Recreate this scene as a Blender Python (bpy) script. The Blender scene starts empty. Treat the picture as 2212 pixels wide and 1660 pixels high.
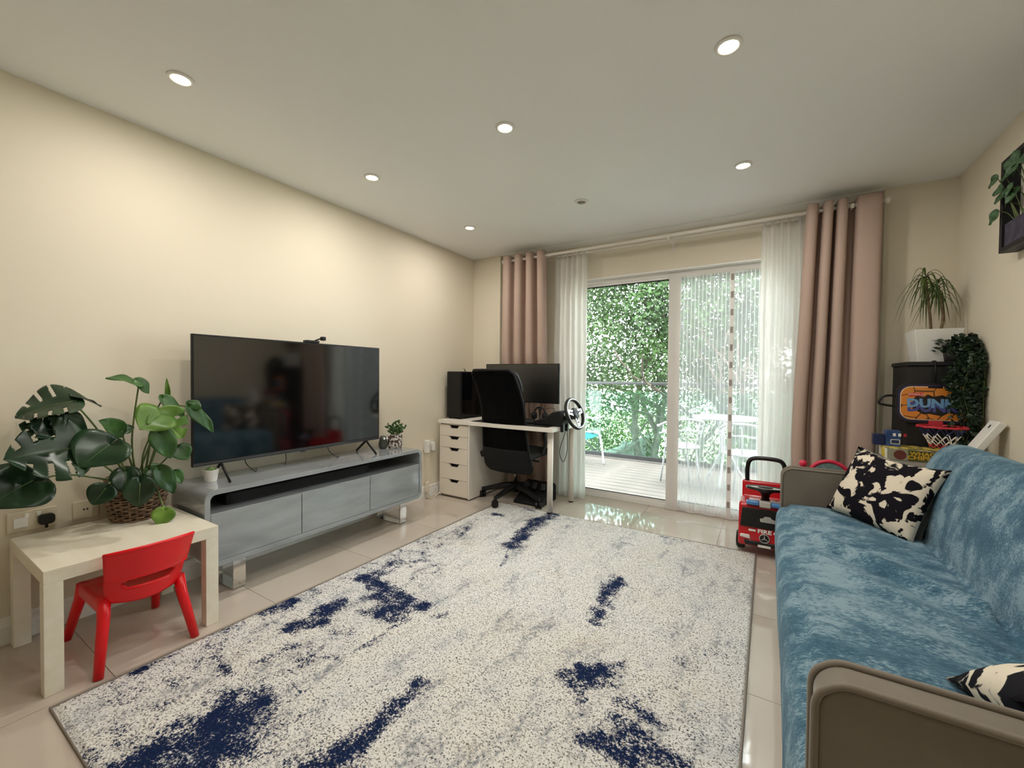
import bpy, bmesh, math, random
from mathutils import Vector, Matrix, noise
random.seed(7)
PI = math.pi
scene = bpy.context.scene
COL = scene.collection

# ------------------------------------------------------------------ camera
F_PX, YAW, PITCH, ROLL = 894.9, 0.554, -0.019, 0.010
CAM = Vector((2.725, 0.0, 1.152))
_fw = Vector((-math.sin(YAW) * math.cos(PITCH), math.cos(YAW) * math.cos(PITCH), math.sin(PITCH)))
_rt0 = Vector((math.cos(YAW), math.sin(YAW), 0)); _up0 = _rt0.cross(_fw)
_rt = _rt0 * math.cos(ROLL) + _up0 * math.sin(ROLL)
_up = -_rt0 * math.sin(ROLL) + _up0 * math.cos(ROLL)
cd = bpy.data.cameras.new('camera'); cam = bpy.data.objects.new('camera', cd); COL.objects.link(cam)
cd.sensor_width = 36; cd.sensor_fit = 'HORIZONTAL'; cd.lens = F_PX / 2212 * 36; cd.clip_start = 0.02; cd.clip_end = 300
M = Matrix((_rt, _up, -_fw)).transposed().to_4x4(); M.translation = CAM; cam.matrix_world = M
scene.camera = cam

def hit(px, py, ax, val):
    """the point where the photo's pixel meets the plane  axis == val"""
    d = _rt * ((px - 1106) / F_PX) - _up * ((py - 830) / F_PX) + _fw
    return CAM + d * ((val - CAM[ax]) / d[ax])

# ------------------------------------------------------------------ world, view
scene.view_settings.view_transform = 'Standard'; scene.view_settings.look = 'None'
scene.view_settings.gamma = 1.0; scene.view_settings.use_curve_mapping = False
scene.view_settings.exposure = 1.25
w = bpy.data.worlds.new('overcast_sky'); scene.world = w; w.use_nodes = True
bg = w.node_tree.nodes['Background']; bg.inputs[0].default_value = (0.93, 0.97, 1.0, 1); bg.inputs[1].default_value = 7.8
sd = bpy.data.lights.new('sun', 'SUN'); sd.energy = 2.5; sd.angle = 0.5; sd.color = (1, .97, .9)
so = bpy.data.objects.new('sun', sd); COL.objects.link(so); so.rotation_euler = (math.radians(38), math.radians(24), 0)
so.location = (0, 0, 12)
LAMP_W = 2.6

# ------------------------------------------------------------------ helpers
def lin(c):
    if isinstance(c, str):
        c = c.lstrip('#'); c = [int(c[i:i + 2], 16) / 255 for i in (0, 2, 4)]
        return tuple(x / 12.92 if x <= 0.04045 else ((x + 0.055) / 1.055) ** 2.4 for x in c) + (1,)
    return tuple(c) + ((1,) if len(c) == 3 else ())

def new_mat(name):
    m = bpy.data.materials.new(name); m.use_nodes = True
    return m, m.node_tree, m.node_tree.nodes['Principled BSDF']

def mat(name, col, rough=.5, metal=0, spec=.5, col2=None, nscale=8, nstretch=(1, 1, 1), bump=0, bscale=200, sheen=0, coat=0, ndetail=4, lo=.35, hi=.65, coord='Object'):
    m, nt, b = new_mat(name)
    b.inputs['Base Color'].default_value = lin(col); b.inputs['Roughness'].default_value = rough
    b.inputs['Metallic'].default_value = metal; b.inputs['Specular IOR Level'].default_value = spec
    if sheen: b.inputs['Sheen Weight'].default_value = sheen; b.inputs['Sheen Roughness'].default_value = .4
    if coat: b.inputs['Coat Weight'].default_value = coat; b.inputs['Coat Roughness'].default_value = .05
    tc = nt.nodes.new('ShaderNodeTexCoord')
    def nz(scale, detail=4, stretch=(1, 1, 1)):
        mp = nt.nodes.new('ShaderNodeMapping'); mp.inputs['Scale'].default_value = stretch
        nt.links.new(tc.outputs[coord], mp.inputs[0])
        n = nt.nodes.new('ShaderNodeTexNoise'); n.inputs['Scale'].default_value = scale; n.inputs['Detail'].default_value = detail
        nt.links.new(mp.outputs[0], n.inputs['Vector']); return n
    if col2:
        n = nz(nscale, ndetail, nstretch); r = nt.nodes.new('ShaderNodeValToRGB')
        r.color_ramp.elements[0].position = lo; r.color_ramp.elements[0].color = lin(col)
        r.color_ramp.elements[1].position = hi; r.color_ramp.elements[1].color = lin(col2)
        nt.links.new(n.outputs['Fac'], r.inputs[0]); nt.links.new(r.outputs[0], b.inputs['Base Color'])
    if bump:
        n = nz(bscale, 3); bp = nt.nodes.new('ShaderNodeBump'); bp.inputs['Strength'].default_value = bump; bp.inputs['Distance'].default_value = .004
        nt.links.new(n.outputs['Fac'], bp.inputs['Height']); nt.links.new(bp.outputs[0], b.inputs['Normal'])
    return m

def glass_mat(name, tint=(1, 1, 1), refl=1.0):
    """thin pane: clear, with the mirror reflection of glass"""
    m, nt, b = new_mat(name); nt.nodes.remove(b)
    out = nt.nodes['Material Output']
    t = nt.nodes.new('ShaderNodeBsdfTransparent'); t.inputs[0].default_value = lin(tint)
    g = nt.nodes.new('ShaderNodeBsdfGlossy'); g.inputs['Roughness'].default_value = .01
    fr = nt.nodes.new('ShaderNodeFresnel'); fr.inputs[0].default_value = 1.35
    mx = nt.nodes.new('ShaderNodeMixShader')
    nt.links.new(fr.outputs[0], mx.inputs[0]); nt.links.new(t.outputs[0], mx.inputs[1]); nt.links.new(g.outputs[0], mx.inputs[2])
    nt.links.new(mx.outputs[0], out.inputs[0]); return m

def cloth_mat(name, col, trans=.3, alpha=1.0, col2=None, bump=.15, bscale=600):
    """cloth that lets some light through; alpha < 1 for a see-through weave"""
    m, nt, b = new_mat(name); out = nt.nodes['Material Output']
    b.inputs['Base Color'].default_value = lin(col); b.inputs['Roughness'].default_value = .9; b.inputs['Specular IOR Level'].default_value = .1
    tl = nt.nodes.new('ShaderNodeBsdfTranslucent'); tl.inputs[0].default_value = lin(col)
    mx = nt.nodes.new('ShaderNodeMixShader'); mx.inputs[0].default_value = trans
    nt.links.new(b.outputs[0], mx.inputs[1]); nt.links.new(tl.outputs[0], mx.inputs[2])
    tc = nt.nodes.new('ShaderNodeTexCoord'); n = nt.nodes.new('ShaderNodeTexNoise'); n.inputs['Scale'].default_value = bscale
    nt.links.new(tc.outputs['Object'], n.inputs['Vector'])
    bp = nt.nodes.new('ShaderNodeBump'); bp.inputs['Strength'].default_value = bump; bp.inputs['Distance'].default_value = .002
    nt.links.new(n.outputs['Fac'], bp.inputs['Height']); nt.links.new(bp.outputs[0], b.inputs['Normal'])
    last = mx
    if alpha < 1:
        tr = nt.nodes.new('ShaderNodeBsdfTransparent'); m2 = nt.nodes.new('ShaderNodeMixShader'); m2.inputs[0].default_value = alpha
        nt.links.new(tr.outputs[0], m2.inputs[1]); nt.links.new(mx.outputs[0], m2.inputs[2]); last = m2
    nt.links.new(last.outputs[0], out.inputs[0]); return m

def leaf_mat(name, c1, c2, rough=.4, trans=.35, nscale=6, spec=.5):
    m, nt, b = new_mat(name); out = nt.nodes['Material Output']
    tc = nt.nodes.new('ShaderNodeTexCoord'); n = nt.nodes.new('ShaderNodeTexNoise'); n.inputs['Scale'].default_value = nscale
    nt.links.new(tc.outputs['Object'], n.inputs['Vector'])
    r = nt.nodes.new('ShaderNodeValToRGB'); r.color_ramp.elements[0].position = .35; r.color_ramp.elements[1].position = .68
    r.color_ramp.elements[0].color = lin(c1); r.color_ramp.elements[1].color = lin(c2)
    nt.links.new(n.outputs['Fac'], r.inputs[0]); nt.links.new(r.outputs[0], b.inputs['Base Color'])
    b.inputs['Roughness'].default_value = rough; b.inputs['Specular IOR Level'].default_value = spec
    tl = nt.nodes.new('ShaderNodeBsdfTranslucent'); nt.links.new(r.outputs[0], tl.inputs[0])
    mx = nt.nodes.new('ShaderNodeMixShader'); mx.inputs[0].default_value = trans
    nt.links.new(b.outputs[0], mx.inputs[1]); nt.links.new(tl.outputs[0], mx.inputs[2]); nt.links.new(mx.outputs[0], out.inputs[0])
    return m

def tag(o, label=None, cat=None, group=None, kind=None):
    if label: o['label'] = label
    if cat: o['category'] = cat
    if group: o['group'] = group
    if kind: o['kind'] = kind
    return o

def thing(name, label, cat, loc=(0, 0, 0), rz=0, group=None):
    o = bpy.data.objects.new(name, None); COL.objects.link(o); o.empty_display_size = .05
    o.location = loc; o.rotation_euler = (0, 0, rz)
    return tag(o, label, cat, group)

class MB:
    """collects shapes, then links them as ONE mesh object"""
    def __init__(s): s.v = []; s.f = []
    def add(s, vs, fs):
        k = len(s.v); s.v += [Vector(v) for v in vs]; s.f += [tuple(i + k for i in f) for f in fs]; return s
    def box(s, c, d, rot=None):
        hx, hy, hz = d[0] / 2, d[1] / 2, d[2] / 2
        vs = [Vector((x, y, z)) for z in (-hz, hz) for y in (-hy, hy) for x in (-hx, hx)]
        if rot is not None: vs = [rot @ v for v in vs]
        c = Vector(c)
        return s.add([v + c for v in vs], [(0, 2, 3, 1), (4, 5, 7, 6), (0, 1, 5, 4), (2, 6, 7, 3), (0, 4, 6, 2), (1, 3, 7, 5)])
    def bb(s, a, b):
        return s.box([(a[i] + b[i]) / 2 for i in range(3)], [abs(b[i] - a[i]) for i in range(3)])
    def tube(s, pts, r, seg=10, closed=False, cap=True, flat=1.0, upv=None):
        pts = [Vector(p) for p in pts]; n = len(pts)
        rs = r if isinstance(r, (list, tuple)) else [r] * n
        k = len(s.v); prev = None
        for i, p in enumerate(pts):
            if closed: t = pts[(i + 1) % n] - pts[i - 1]
            else: t = pts[min(i + 1, n - 1)] - pts[max(i - 1, 0)]
            if t.length < 1e-9: t = Vector((0, 0, 1))
            t.normalize()
            if upv is not None: a = Vector(upv) - t * t.dot(Vector(upv))
            elif prev is None: a = t.cross(Vector((0, 0, 1)) if abs(t.z) < .9 else Vector((1, 0, 0)))
            else: a = prev - t * t.dot(prev)
            a.normalize(); prev = a; b = t.cross(a)
            for j in range(seg):
                an = 2 * PI * j / seg
                s.v.append(p + (a * math.cos(an) * flat + b * math.sin(an)) * rs[i])
        for i in range(n if closed else n - 1):
            o0 = k + i * seg; o1 = k + ((i + 1) % n) * seg
            for j in range(seg): s.f.append((o0 + j, o0 + (j + 1) % seg, o1 + (j + 1) % seg, o1 + j))
        if cap and not closed:
            s.f.append(tuple(k + j for j in reversed(range(seg)))); s.f.append(tuple(k + (n - 1) * seg + j for j in range(seg)))
        return s
    def cyl(s, p0, p1, r0, r1=None, seg=20): return s.tube([p0, p1], [r0, r0 if r1 is None else r1], seg)
    def lathe(s, prof, c=(0, 0, 0), seg=24, axis=None, cap=True):
        k = len(s.v); c = Vector(c); R = axis if axis is not None else Matrix.Identity(3)
        for r, z in prof:
            for j in range(seg):
                an = 2 * PI * j / seg; s.v.append(c + R @ Vector((r * math.cos(an), r * math.sin(an), z)))
        for i in range(len(prof) - 1):
            for j in range(seg):
                s.f.append((k + i * seg + j, k + i * seg + (j + 1) % seg, k + (i + 1) * seg + (j + 1) % seg, k + (i + 1) * seg + j))
        if cap: s.f.append(tuple(k + j for j in reversed(range(seg)))); s.f.append(tuple(k + (len(prof) - 1) * seg + j for j in range(seg)))
        return s
    def grid(s, fn, nu, nv):
        k = len(s.v)
        for i in range(nu + 1):
            for j in range(nv + 1): s.v.append(Vector(fn(i / nu, j / nv)))
        for i in range(nu):
            for j in range(nv):
                a = k + i * (nv + 1) + j; s.f.append((a, a + nv + 1, a + nv + 2, a + 1))
        return s
    def prism(s, outline, h0, h1, fr=None):
        """outline in 2-D, pushed along the third axis; fr(u,v,h)->point"""
        fr = fr or (lambda u, v, h: (u, v, h)); n = len(outline); k = len(s.v)
        for h in (h0, h1):
            for u, v in outline: s.v.append(Vector(fr(u, v, h)))
        s.f.append(tuple(k + i for i in reversed(range(n)))); s.f.append(tuple(k + n + i for i in range(n)))
        for i in range(n): s.f.append((k + i, k + (i + 1) % n, k + n + (i + 1) % n, k + n + i))
        return s
    def build(s, name, m, parent=None, smooth=False, bevel=0, bseg=2, solid=0, sub=0, world=False, offset=0.0, angle=40):
        off = Vector((0, 0, 0))
        if world and parent is not None:
            off = parent.location.copy()
            if parent.parent is not None: off = off + parent.parent.location
        me = bpy.data.meshes.new(name); me.from_pydata([tuple(v - off) for v in s.v], [], s.f); me.update()
        bm = bmesh.new(); bm.from_mesh(me); bmesh.ops.recalc_face_normals(bm, faces=bm.faces); bm.to_mesh(me); bm.free()
        if smooth:
            for p in me.polygons: p.use_smooth = True
        if m is not None: me.materials.append(m)
        o = bpy.data.objects.new(name, me); COL.objects.link(o)
        if parent is not None: o.parent = parent
        if bevel:
            b = o.modifiers.new('bevel', 'BEVEL'); b.width = bevel; b.segments = bseg; b.limit_method = 'ANGLE'; b.angle_limit = math.radians(angle)
            for p in me.polygons: p.use_smooth = True
            o.modifiers.new('wn', 'WEIGHTED_NORMAL').keep_sharp = True
        if solid: q = o.modifiers.new('solid', 'SOLIDIFY'); q.thickness = solid; q.offset = offset
        if sub: q = o.modifiers.new('sub', 'SUBSURF'); q.levels = sub; q.render_levels = sub
        return o

def rrect(w, h, r, n=6, cx=0, cy=0):
    o = []
    for (sx, sy, a0) in ((1, 1, 0), (-1, 1, 90), (-1, -1, 180), (1, -1, 270)):
        for i in range(n + 1):
            a = math.radians(a0 + 90 * i / n); o.append((cx + sx * (w / 2 - r) + r * math.cos(a), cy + sy * (h / 2 - r) + r * math.sin(a)))
    return o

def smooth_path(pts, n=8):
    pts = [Vector(p) for p in pts]; out = []
    for i in range(len(pts) - 1):
        p0 = pts[max(i - 1, 0)]; p1 = pts[i]; p2 = pts[i + 1]; p3 = pts[min(i + 2, len(pts) - 1)]
        for k in range(n):
            t = k / n
            out.append(.5 * ((2 * p1) + (p2 - p0) * t + (2 * p0 - 5 * p1 + 4 * p2 - p3) * t * t + (3 * p1 - p0 - 3 * p2 + p3) * t ** 3))
    out.append(pts[-1]); return out

def dup(o, name=None, parent=None, loc=None, rz=None):
    c = o.copy(); COL.objects.link(c); c.parent = parent
    if loc is not None: c.location = loc
    if rz is not None: c.rotation_euler = (0, 0, rz)
    return c
def copy_tree(o, parent=None, loc=None, rz=None):
    c = dup(o, parent=parent, loc=loc, rz=rz)
    for ch in list(o.children): copy_tree(ch, c)
    return c

def text_obj(name, body, size, depth, mtx, m, parent, sx=1.0, shear=0, bold=0):
    cu = bpy.data.curves.new(name, 'FONT'); cu.body = body; cu.size = size; cu.extrude = depth; cu.align_x = 'CENTER'; cu.align_y = 'CENTER'
    cu.shear = shear; cu.offset = bold; cu.resolution_u = 2
    t = bpy.data.objects.new(name + '_tmp', cu); COL.objects.link(t)
    bpy.context.view_layer.update()
    me = bpy.data.meshes.new_from_object(t.evaluated_get(bpy.context.evaluated_depsgraph_get()))
    bpy.data.objects.remove(t); bpy.data.curves.remove(cu)
    me.transform(Matrix.Diagonal((sx, 1, 1, 1))); me.transform(mtx)
    me.name = name; me.materials.clear(); me.materials.append(m)
    o = bpy.data.objects.new(name, me); COL.objects.link(o); o.parent = parent
    return o
def frame_m(org, ux, uy):
    ux = Vector(ux).normalized(); uy = Vector(uy); uy = (uy - ux * uy.dot(ux)).normalized(); n = ux.cross(uy)
    m = Matrix((ux, uy, n)).transposed().to_4x4(); m.translation = Vector(org); return m

# ------------------------------------------------------------------ materials
WALL = mat('cream_wall_paint', '#e5dcc8', .75, spec=.2, bump=.05, bscale=120)
CEIL = mat('white_ceiling_paint', '#f3f3f1', .9, spec=.1)
WHITE = mat('white_gloss_paint', '#f0eee8', .35)
REVEAL = mat('white_trim_paint', '#f4f2ee', .45)
UPVC = mat('white_door_frame', '#eeece8', .35)
BLACKP = mat('black_plastic', '#0d0d0e', .45, spec=.4)
BLACKM = mat('black_matte_plastic', '#121213', .65, spec=.3)
DGREY = mat('dark_grey_plastic', '#2b2c2f', .5)
CHROME = mat('chrome', '#d8d8d6', .12, metal=1)
WHITEP = mat('white_plastic', '#ecebe6', .4)
# ================================================================== THE SETTING
YB, YN, XR, H = 3.6, -1.8, 3.70, 2.40       # back wall, wall behind the camera, right wall, ceiling
RL, RR, YREC = 0.344, 3.35, 3.74            # window recess: left, right, depth
DL, DR, DT = 1.08, 2.98, 2.08               # door opening
def struct(o): o['kind'] = 'structure'; return o
struct(MB().bb((-.12, YN - .12, 0), (0, YB + .3, H)).build('wall_left', WALL))
struct(MB().bb((XR, YN - .12, 0), (XR + .12, YB + .3, H)).build('wall_right', WALL))
struct(MB().bb((-.12, YN - .12, 0), (XR + .12, YN, H)).build('wall_front', WALL))
wb = MB()
wb.bb((0, YB, 0), (RL, 3.9, H)); wb.bb((RR, YB, 0), (XR, 3.9, H))
wb.bb((RL, YREC, DT), (RR, 3.9, H)); wb.bb((RL, YREC, 0), (DL, 3.9, DT)); wb.bb((DR, YREC, 0), (RR, 3.9, DT))
struct(wb.build('wall_back', WALL))
struct(MB().bb((-.12, YN - .12, H), (XR + .12, 3.9, H + .15)).build('ceiling', CEIL))
struct(MB().bb((RL, YB - .008, H - .005), (RR, YB + .004, H)).build('trim_1', CEIL))
tr = MB()
tr.bb((DL, YREC - .004, DT - .012), (DR, 3.80, DT)); tr.bb((DL, YREC - .004, 0), (DL + .012, 3.8, DT - .012)); tr.bb((DR - .012, YREC - .004, 0), (DR, 3.8, DT - .012))
struct(tr.build('trim_2', REVEAL))
sk = MB()
prof = [(0, 0), (.016, 0), (.016, .075), (.012, .085), (.012, .1), (.006, .112), (0, .112)]
sk.prism(prof, YN, YB, lambda u, v, h: (u, h, v)); struct(sk.build('baseboard_left', REVEAL))
struct(MB().prism(prof, YN, YB, lambda u, v, h: (XR - u, h, v)).build('baseboard_right', REVEAL))
sk = MB().prism(prof, .016, RL, lambda u, v, h: (h, YB - u, v)); sk.prism(prof, RL, DL, lambda u, v, h: (h, YREC - u, v))
sk.prism(prof, DR, RR, lambda u, v, h: (h, YREC - u, v)); sk.prism(prof, RR, XR - .016, lambda u, v, h: (h, YB - u, v))
struct(sk.build('baseboard_back', REVEAL))

# floor: polished porcelain tiles, each its own piece, on a grout bed
GROUT = mat('grout', '#8d7d6b', .9)
def tile_mat():
    m, nt, b = new_mat('polished_beige_tile')
    tc = nt.nodes.new('ShaderNodeTexCoord'); oi = nt.nodes.new('ShaderNodeObjectInfo')
    n = nt.nodes.new('ShaderNodeTexNoise'); n.inputs['Scale'].default_value = 2.2; n.inputs['Detail'].default_value = 6
    nt.links.new(tc.outputs['Object'], n.inputs['Vector'])
    ad = nt.nodes.new('ShaderNodeMath'); ad.operation = 'MULTIPLY_ADD'; ad.inputs[1].default_value = .12
    nt.links.new(oi.outputs['Random'], ad.inputs[0]); nt.links.new(n.outputs['Fac'], ad.inputs[2])
    r = nt.nodes.new('ShaderNodeValToRGB'); r.color_ramp.elements[0].position = .3; r.color_ramp.elements[1].position = .8
    r.color_ramp.elements[0].color = lin('#bfb3a5'); r.color_ramp.elements[1].color = lin('#cfc5b8')
    nt.links.new(ad.outputs[0], r.inputs[0]); nt.links.new(r.outputs[0], b.inputs['Base Color'])
    b.inputs['Roughness'].default_value = .045; b.inputs['Specular IOR Level'].default_value = .8
    return m
TILE = tile_mat()
fl = struct(MB().bb((-.1, YN - .1, -.1), (XR + .1, 3.9, -.003)).build('floor', GROUT))
xs = [0] + [.04 + .6 * k for k in range(0, 7)] + [XR]; ys = [YN] + [-1.27 + .6 * k for k in range(0, 9)] + [3.9]
shapes = {}
for i in range(len(xs) - 1):
    for j in range(len(ys) - 1):
        x0, x1, y0, y1 = xs[i] + .0012, xs[i + 1] - .0012, ys[j] + .0012, ys[j + 1] - .0012
        if x1 - x0 < .02: continue
        key = (round(x1 - x0, 3), round(y1 - y0, 3))
        if key not in shapes:
            o = MB().bb((-(x1 - x0) / 2, -(y1 - y0) / 2, -.003), ((x1 - x0) / 2, (y1 - y0) / 2, 0)).build('tile', TILE, fl); shapes[key] = o
        else: o = dup(shapes[key], parent=fl)
        o.location = ((x0 + x1) / 2, (y0 + y1) / 2, 0)

# sliding balcony door
GLASS = glass_mat('window_glass', (.97, .99, .985))
door = struct(thing('door_1', 'white framed sliding balcony door with two tall glass panes', 'door', (2.03, 3.835, 0))); del door['category']
fr = MB()
fr.bb((DL, 3.80, .0), (DR, 3.87, .045)); fr.bb((DL, 3.80, 2.035), (DR, 3.87, DT)); fr.bb((DL, 3.80, .045), (DL + .045, 3.87, 2.035)); fr.bb((DR - .045, 3.80, .045), (DR, 3.87, 2.035))
fr.build('door_frame', UPVC, door, bevel=.004, world=True)
for (x0, x1, y0) in ((DL + .045, 2.065, 3.805), (1.985, DR - .045, 3.842)):
    s = MB(); w_ = .05 if y0 < 3.83 else .06
    s.bb((x0, y0, .045), (x1, y0 + .032, .07)); s.bb((x0, y0, 2.012), (x1, y0 + .032, 2.035)); s.bb((x0, y0, .07), (x0 + w_, y0 + .032, 2.012)); s.bb((x1 - w_, y0, .07), (x1, y0 + .032, 2.012))
    so_ = s.build('sash', UPVC, door, bevel=.003, world=True)
    MB().bb((x0 + w_, y0 + .012, .07), (x1 - w_, y0 + .018, 2.012)).build('glass_pane', GLASS, so_, world=True)
    g = MB(); 
    for (a, b_) in (((x0 + w_, y0 - .001, 2.003), (x1 - w_, y0 + .006, 2.012)), ((x0 + w_, y0 - .001, .07), (x1 - w_, y0 + .006, .076))): g.bb(a, b_)
    g.build('gasket', BLACKM, so_, world=True)

# ------------------------------------------------------------------ outdoors
DECKW = mat('weathered_decking', '#443f3a', .8, col2='#655f58', nscale=7, nstretch=(.4, 6, 6), bump=.25, bscale=60)
dk = struct(MB().bb((-1.6, 3.9, -.2), (4.6, 6.08, -.08)).build('balcony_deck', mat('dark_joist', '#4a443c', .9)))
tag(dk, 'weathered grey timber balcony deck outside the door')
pl = None
for k in range(15):
    y = 3.98 + k * .145
    if pl is None: pl = MB().bb((-3.1, -.0675, -.03), (3.1, .0675, 0)).build('plank', DECKW, dk, bevel=.004); o = pl
    else: o = dup(pl, parent=dk)
    o.location = (1.5, y, -.05)
RAILM = mat('dark_grey_rail_metal', '#17191b', .45)
BGLASS = glass_mat('green_tinted_glass', (.72, .93, .88))
rl = thing('balcony_railing', 'dark metal balcony railing with green tinted glass panels', 'railing', (1.6, 5.95, -.05))
yr = 5.95
for x in (-.75, 1.6, 3.95): MB().bb((x - .025, yr - .03, -.05), (x + .025, yr + .03, 1.06)).build('post', RAILM, rl, bevel=.004, world=True)
MB().bb((-1.5, yr - .03, 1.045), (4.5, yr + .03, 1.085)).build('top_rail', RAILM, rl, bevel=.006, world=True)
MB().bb((-1.5, yr - .02, -.02), (4.5, yr + .02, .035)).build('bottom_rail', RAILM, rl, bevel=.004, world=True)
for x0, x1 in ((-.7, 1.55), (1.65, 3.9)): MB().bb((x0, yr - .005, .035), (x1, yr + .005, .95)).build('glass_panel', BGLASS, rl, world=True)

# garden beyond the balcony, one storey down
GRND = mat('garden_ground', '#6f7a4c', .95, col2='#a8a283', nscale=1.2)
struct(MB().bb((-30, 6.3, -2.9), (30, 45, -2.6)).build('garden_ground', GRND))
FENCEW = mat('weathered_fence_wood', '#57564f', .9, col2='#7a7770', nscale=5, nstretch=(6, 6, .5))
fa = hit(1285, 986, 2, -.35); fb = hit(1406, 940, 2, -.35)
fd = (fb - fa); fd.z = 0; flen = fd.length; fd.normalize(); frz = math.atan2(fd.y, fd.x)
fn = thing('garden_fence', 'weathered grey wooden garden fence below the balcony', 'fence', (fa.x, fa.y, -2.6), frz)
nb = int(flen / .15) + 1; bd = None
for k in range(-6, nb):
    if bd is None: bd = MB().bb((0, -.011, 0), (.142, .011, 2.2)).build('fence_board', FENCEW, fn); o = bd
    else: o = dup(bd, parent=fn)
    o.location = (k * .15, (k % 2) * .012, 0)
MB().bb((-.9, -.05, 2.2), (flen + .1, .05, 2.25)).build('capping_rail', FENCEW, fn)
for k in range(4): MB().bb((flen - k * 1.8 - .06, .03, 0), (flen - k * 1.8 + .04, .12, 2.3)).build('fence_post', FENCEW, fn)

BARK = mat('tree_bark', '#2a241e', .95, col2='#4a4137', nscale=9, nstretch=(4, 4, 1), bump=.6, bscale=40)
LEAF_A = leaf_mat('tree_leaf_green', '#172a10', '#385426', .5, .4, 1.3)
LEAF_B = leaf_mat('tree_leaf_yellow_green', '#2c3e16', '#526629', .5, .45, 1.6)
LEAF_C = leaf_mat('tree_leaf_deep_green', '#192d15', '#34502b', .5, .35, 1.2)
def leaf_cloud(n, sampler, size, seed, thr=-.1, freq=.8):
    rnd = random.Random(seed); mb = MB(); c = 0; tries = 0
    vs = mb.v; fs = mb.f
    while c < n and tries < n * 6:
        tries += 1; p = Vector(sampler(rnd))
        if noise.noise(p * freq + Vector((seed * 3.1, 0, 0))) < thr: continue
        c += 1; s = size * rnd.uniform(.6, 1.3)
        d = Vector((rnd.gauss(0, 1), rnd.gauss(0, 1), rnd.gauss(-.5, .8))).normalized()
        q = d.cross(Vector((rnd.gauss(0, 1), rnd.gauss(0, 1), rnd.gauss(0, 1)))).normalized() * s * .3
        nn = d.cross(q).normalized() * s * .08
        k = len(vs); vs += [p, p + d * s * .5 + q + nn, p + d * s, p + d * s * .5 - q + nn]; fs.append((k, k + 1, k + 2, k + 3))
    return mb
def tree(label, base, height, spread, crown, nleaf, lm, seed, trunks=3, lsize=.11, thr=-.1, tr0=.12, forkz=.35, trunk_h=1.0):
    rnd = random.Random(seed); base = Vector(base)
    t = thing('garden_tree', label, 'tree', base, group='trees beyond the balcony')
    wd = MB(); ends = []
    def branch(p, d, L, r, lv):
        pts = [p]; n = 5; q = p.copy()
        for i in range(n):
            d = (d + Vector((rnd.gauss(0, .16), rnd.gauss(0, .16), rnd.gauss(.03, .1)))).normalized(); q = q + d * L / n; pts.append(q.copy())
        wd.tube(pts, [r * (1 - .45 * i / n) for i in range(n + 1)], 7 if lv < 2 else 5)
        if lv < 3:
            for k in range(3 if lv < 2 else 2):
                i = rnd.randint(2, n); dd = (d + Vector((rnd.gauss(0, .7), rnd.gauss(0, .6), rnd.gauss(.25, .4)))).normalized()
                branch(pts[i], dd, L * rnd.uniform(.5, .75), r * .5, lv + 1)
    for k in range(trunks):
        a = 2 * PI * k / trunks + rnd.uniform(0, 1)
        branch(base + Vector((math.cos(a) * .18, math.sin(a) * .18, 0)), Vector((math.cos(a) * .22, math.sin(a) * .12, 1)).normalized(), height * .62 * trunk_h, tr0 * rnd.uniform(.8, 1.1), 0)
    wd.build('branches', BARK, t, smooth=True, world=True)
    (cx, cy, cz), (rx, ry, rz) = crown
    def smp(r_):
        while True:
            v = Vector((r_.uniform(-1, 1), r_.uniform(-1, 1), r_.uniform(-1, 1)))
            if v.length < 1: break
        return (cx + v.x * rx, cy + v.y * ry, cz + v.z * rz)
    tag(leaf_cloud(nleaf, smp, lsize, seed, thr).build('foliage', lm, t, world=True), kind='stuff')
    return t
tree('tall leafy tree with several grey trunks seen through the left glass pane', (.45, 8.2, -2.6), 5.6, 3, ((.3, 8.4, 3.3), (3.2, 1.9, 2.9)), 66000, LEAF_A, 3, 4, thr=-.38, lsize=.078)
tree('deep green leafy tree behind the white mesh door screen', (3.0, 9.4, -2.6), 5.4, 3, ((3.0, 9.4, 3.2), (2.6, 1.8, 2.9)), 34000, LEAF_C, 11, 3, thr=-.12, lsize=.08)
tree('leafy tree furthest left beyond the balcony, beside the left sheer curtain', (-3.4, 9.5, -2.6), 5.2, 3, ((-3.2, 9.5, 2.9), (2.2, 1.6, 3.0)), 12000, LEAF_A, 21, 3, thr=-.1, lsize=.085)
def shrub(label, c, r, n, lm, seed, lsize=.1):
    t = thing('garden_shrub', label, 'shrub', (c[0], c[1], -2.6), group='shrubs below the balcony')
    wd = MB(); rnd = random.Random(seed)
    for k in range(7):
        a = rnd.uniform(0, 6.28); e = Vector((c[0] + math.cos(a) * r[0] * .6, c[1] + math.sin(a) * r[1] * .6, c[2] + r[2] * .5))
        b0 = Vector((c[0], c[1], -2.6)); wd.tube([b0, b0.lerp(e, .5) + Vector((0, 0, .2)), e], [.03, .02, .008], 5)
    wd.build('stems', BARK, t, world=True)
    def smp(r_):
        while True:
            v = Vector((r_.uniform(-1, 1), r_.uniform(-1, 1), r_.uniform(-1, 1)))
            if .3 < v.length < 1: break
        return (c[0] + v.x * r[0], c[1] + v.y * r[1], c[2] + v.z * r[2])
    tag(leaf_cloud(n, smp, lsize, seed, -.35).build('foliage', lm, t, world=True), kind='stuff')
shrub('bright yellow green shrub behind the glass balcony panel', (.6, 11.2, -.5), (2.6, .9, 2.1), 15000, LEAF_B, 31, .085)
shrub('pale green shrub further left below the railing', (-3.0, 11.6, -.6), (2.2, .9, 2.0), 8000, LEAF_B, 32, .085)
shrub('green shrub low behind the mesh screen and patio table', (3.6, 11.4, -.7), (2.4, .9, 2.0), 10000, LEAF_A, 33, .085)

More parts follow.
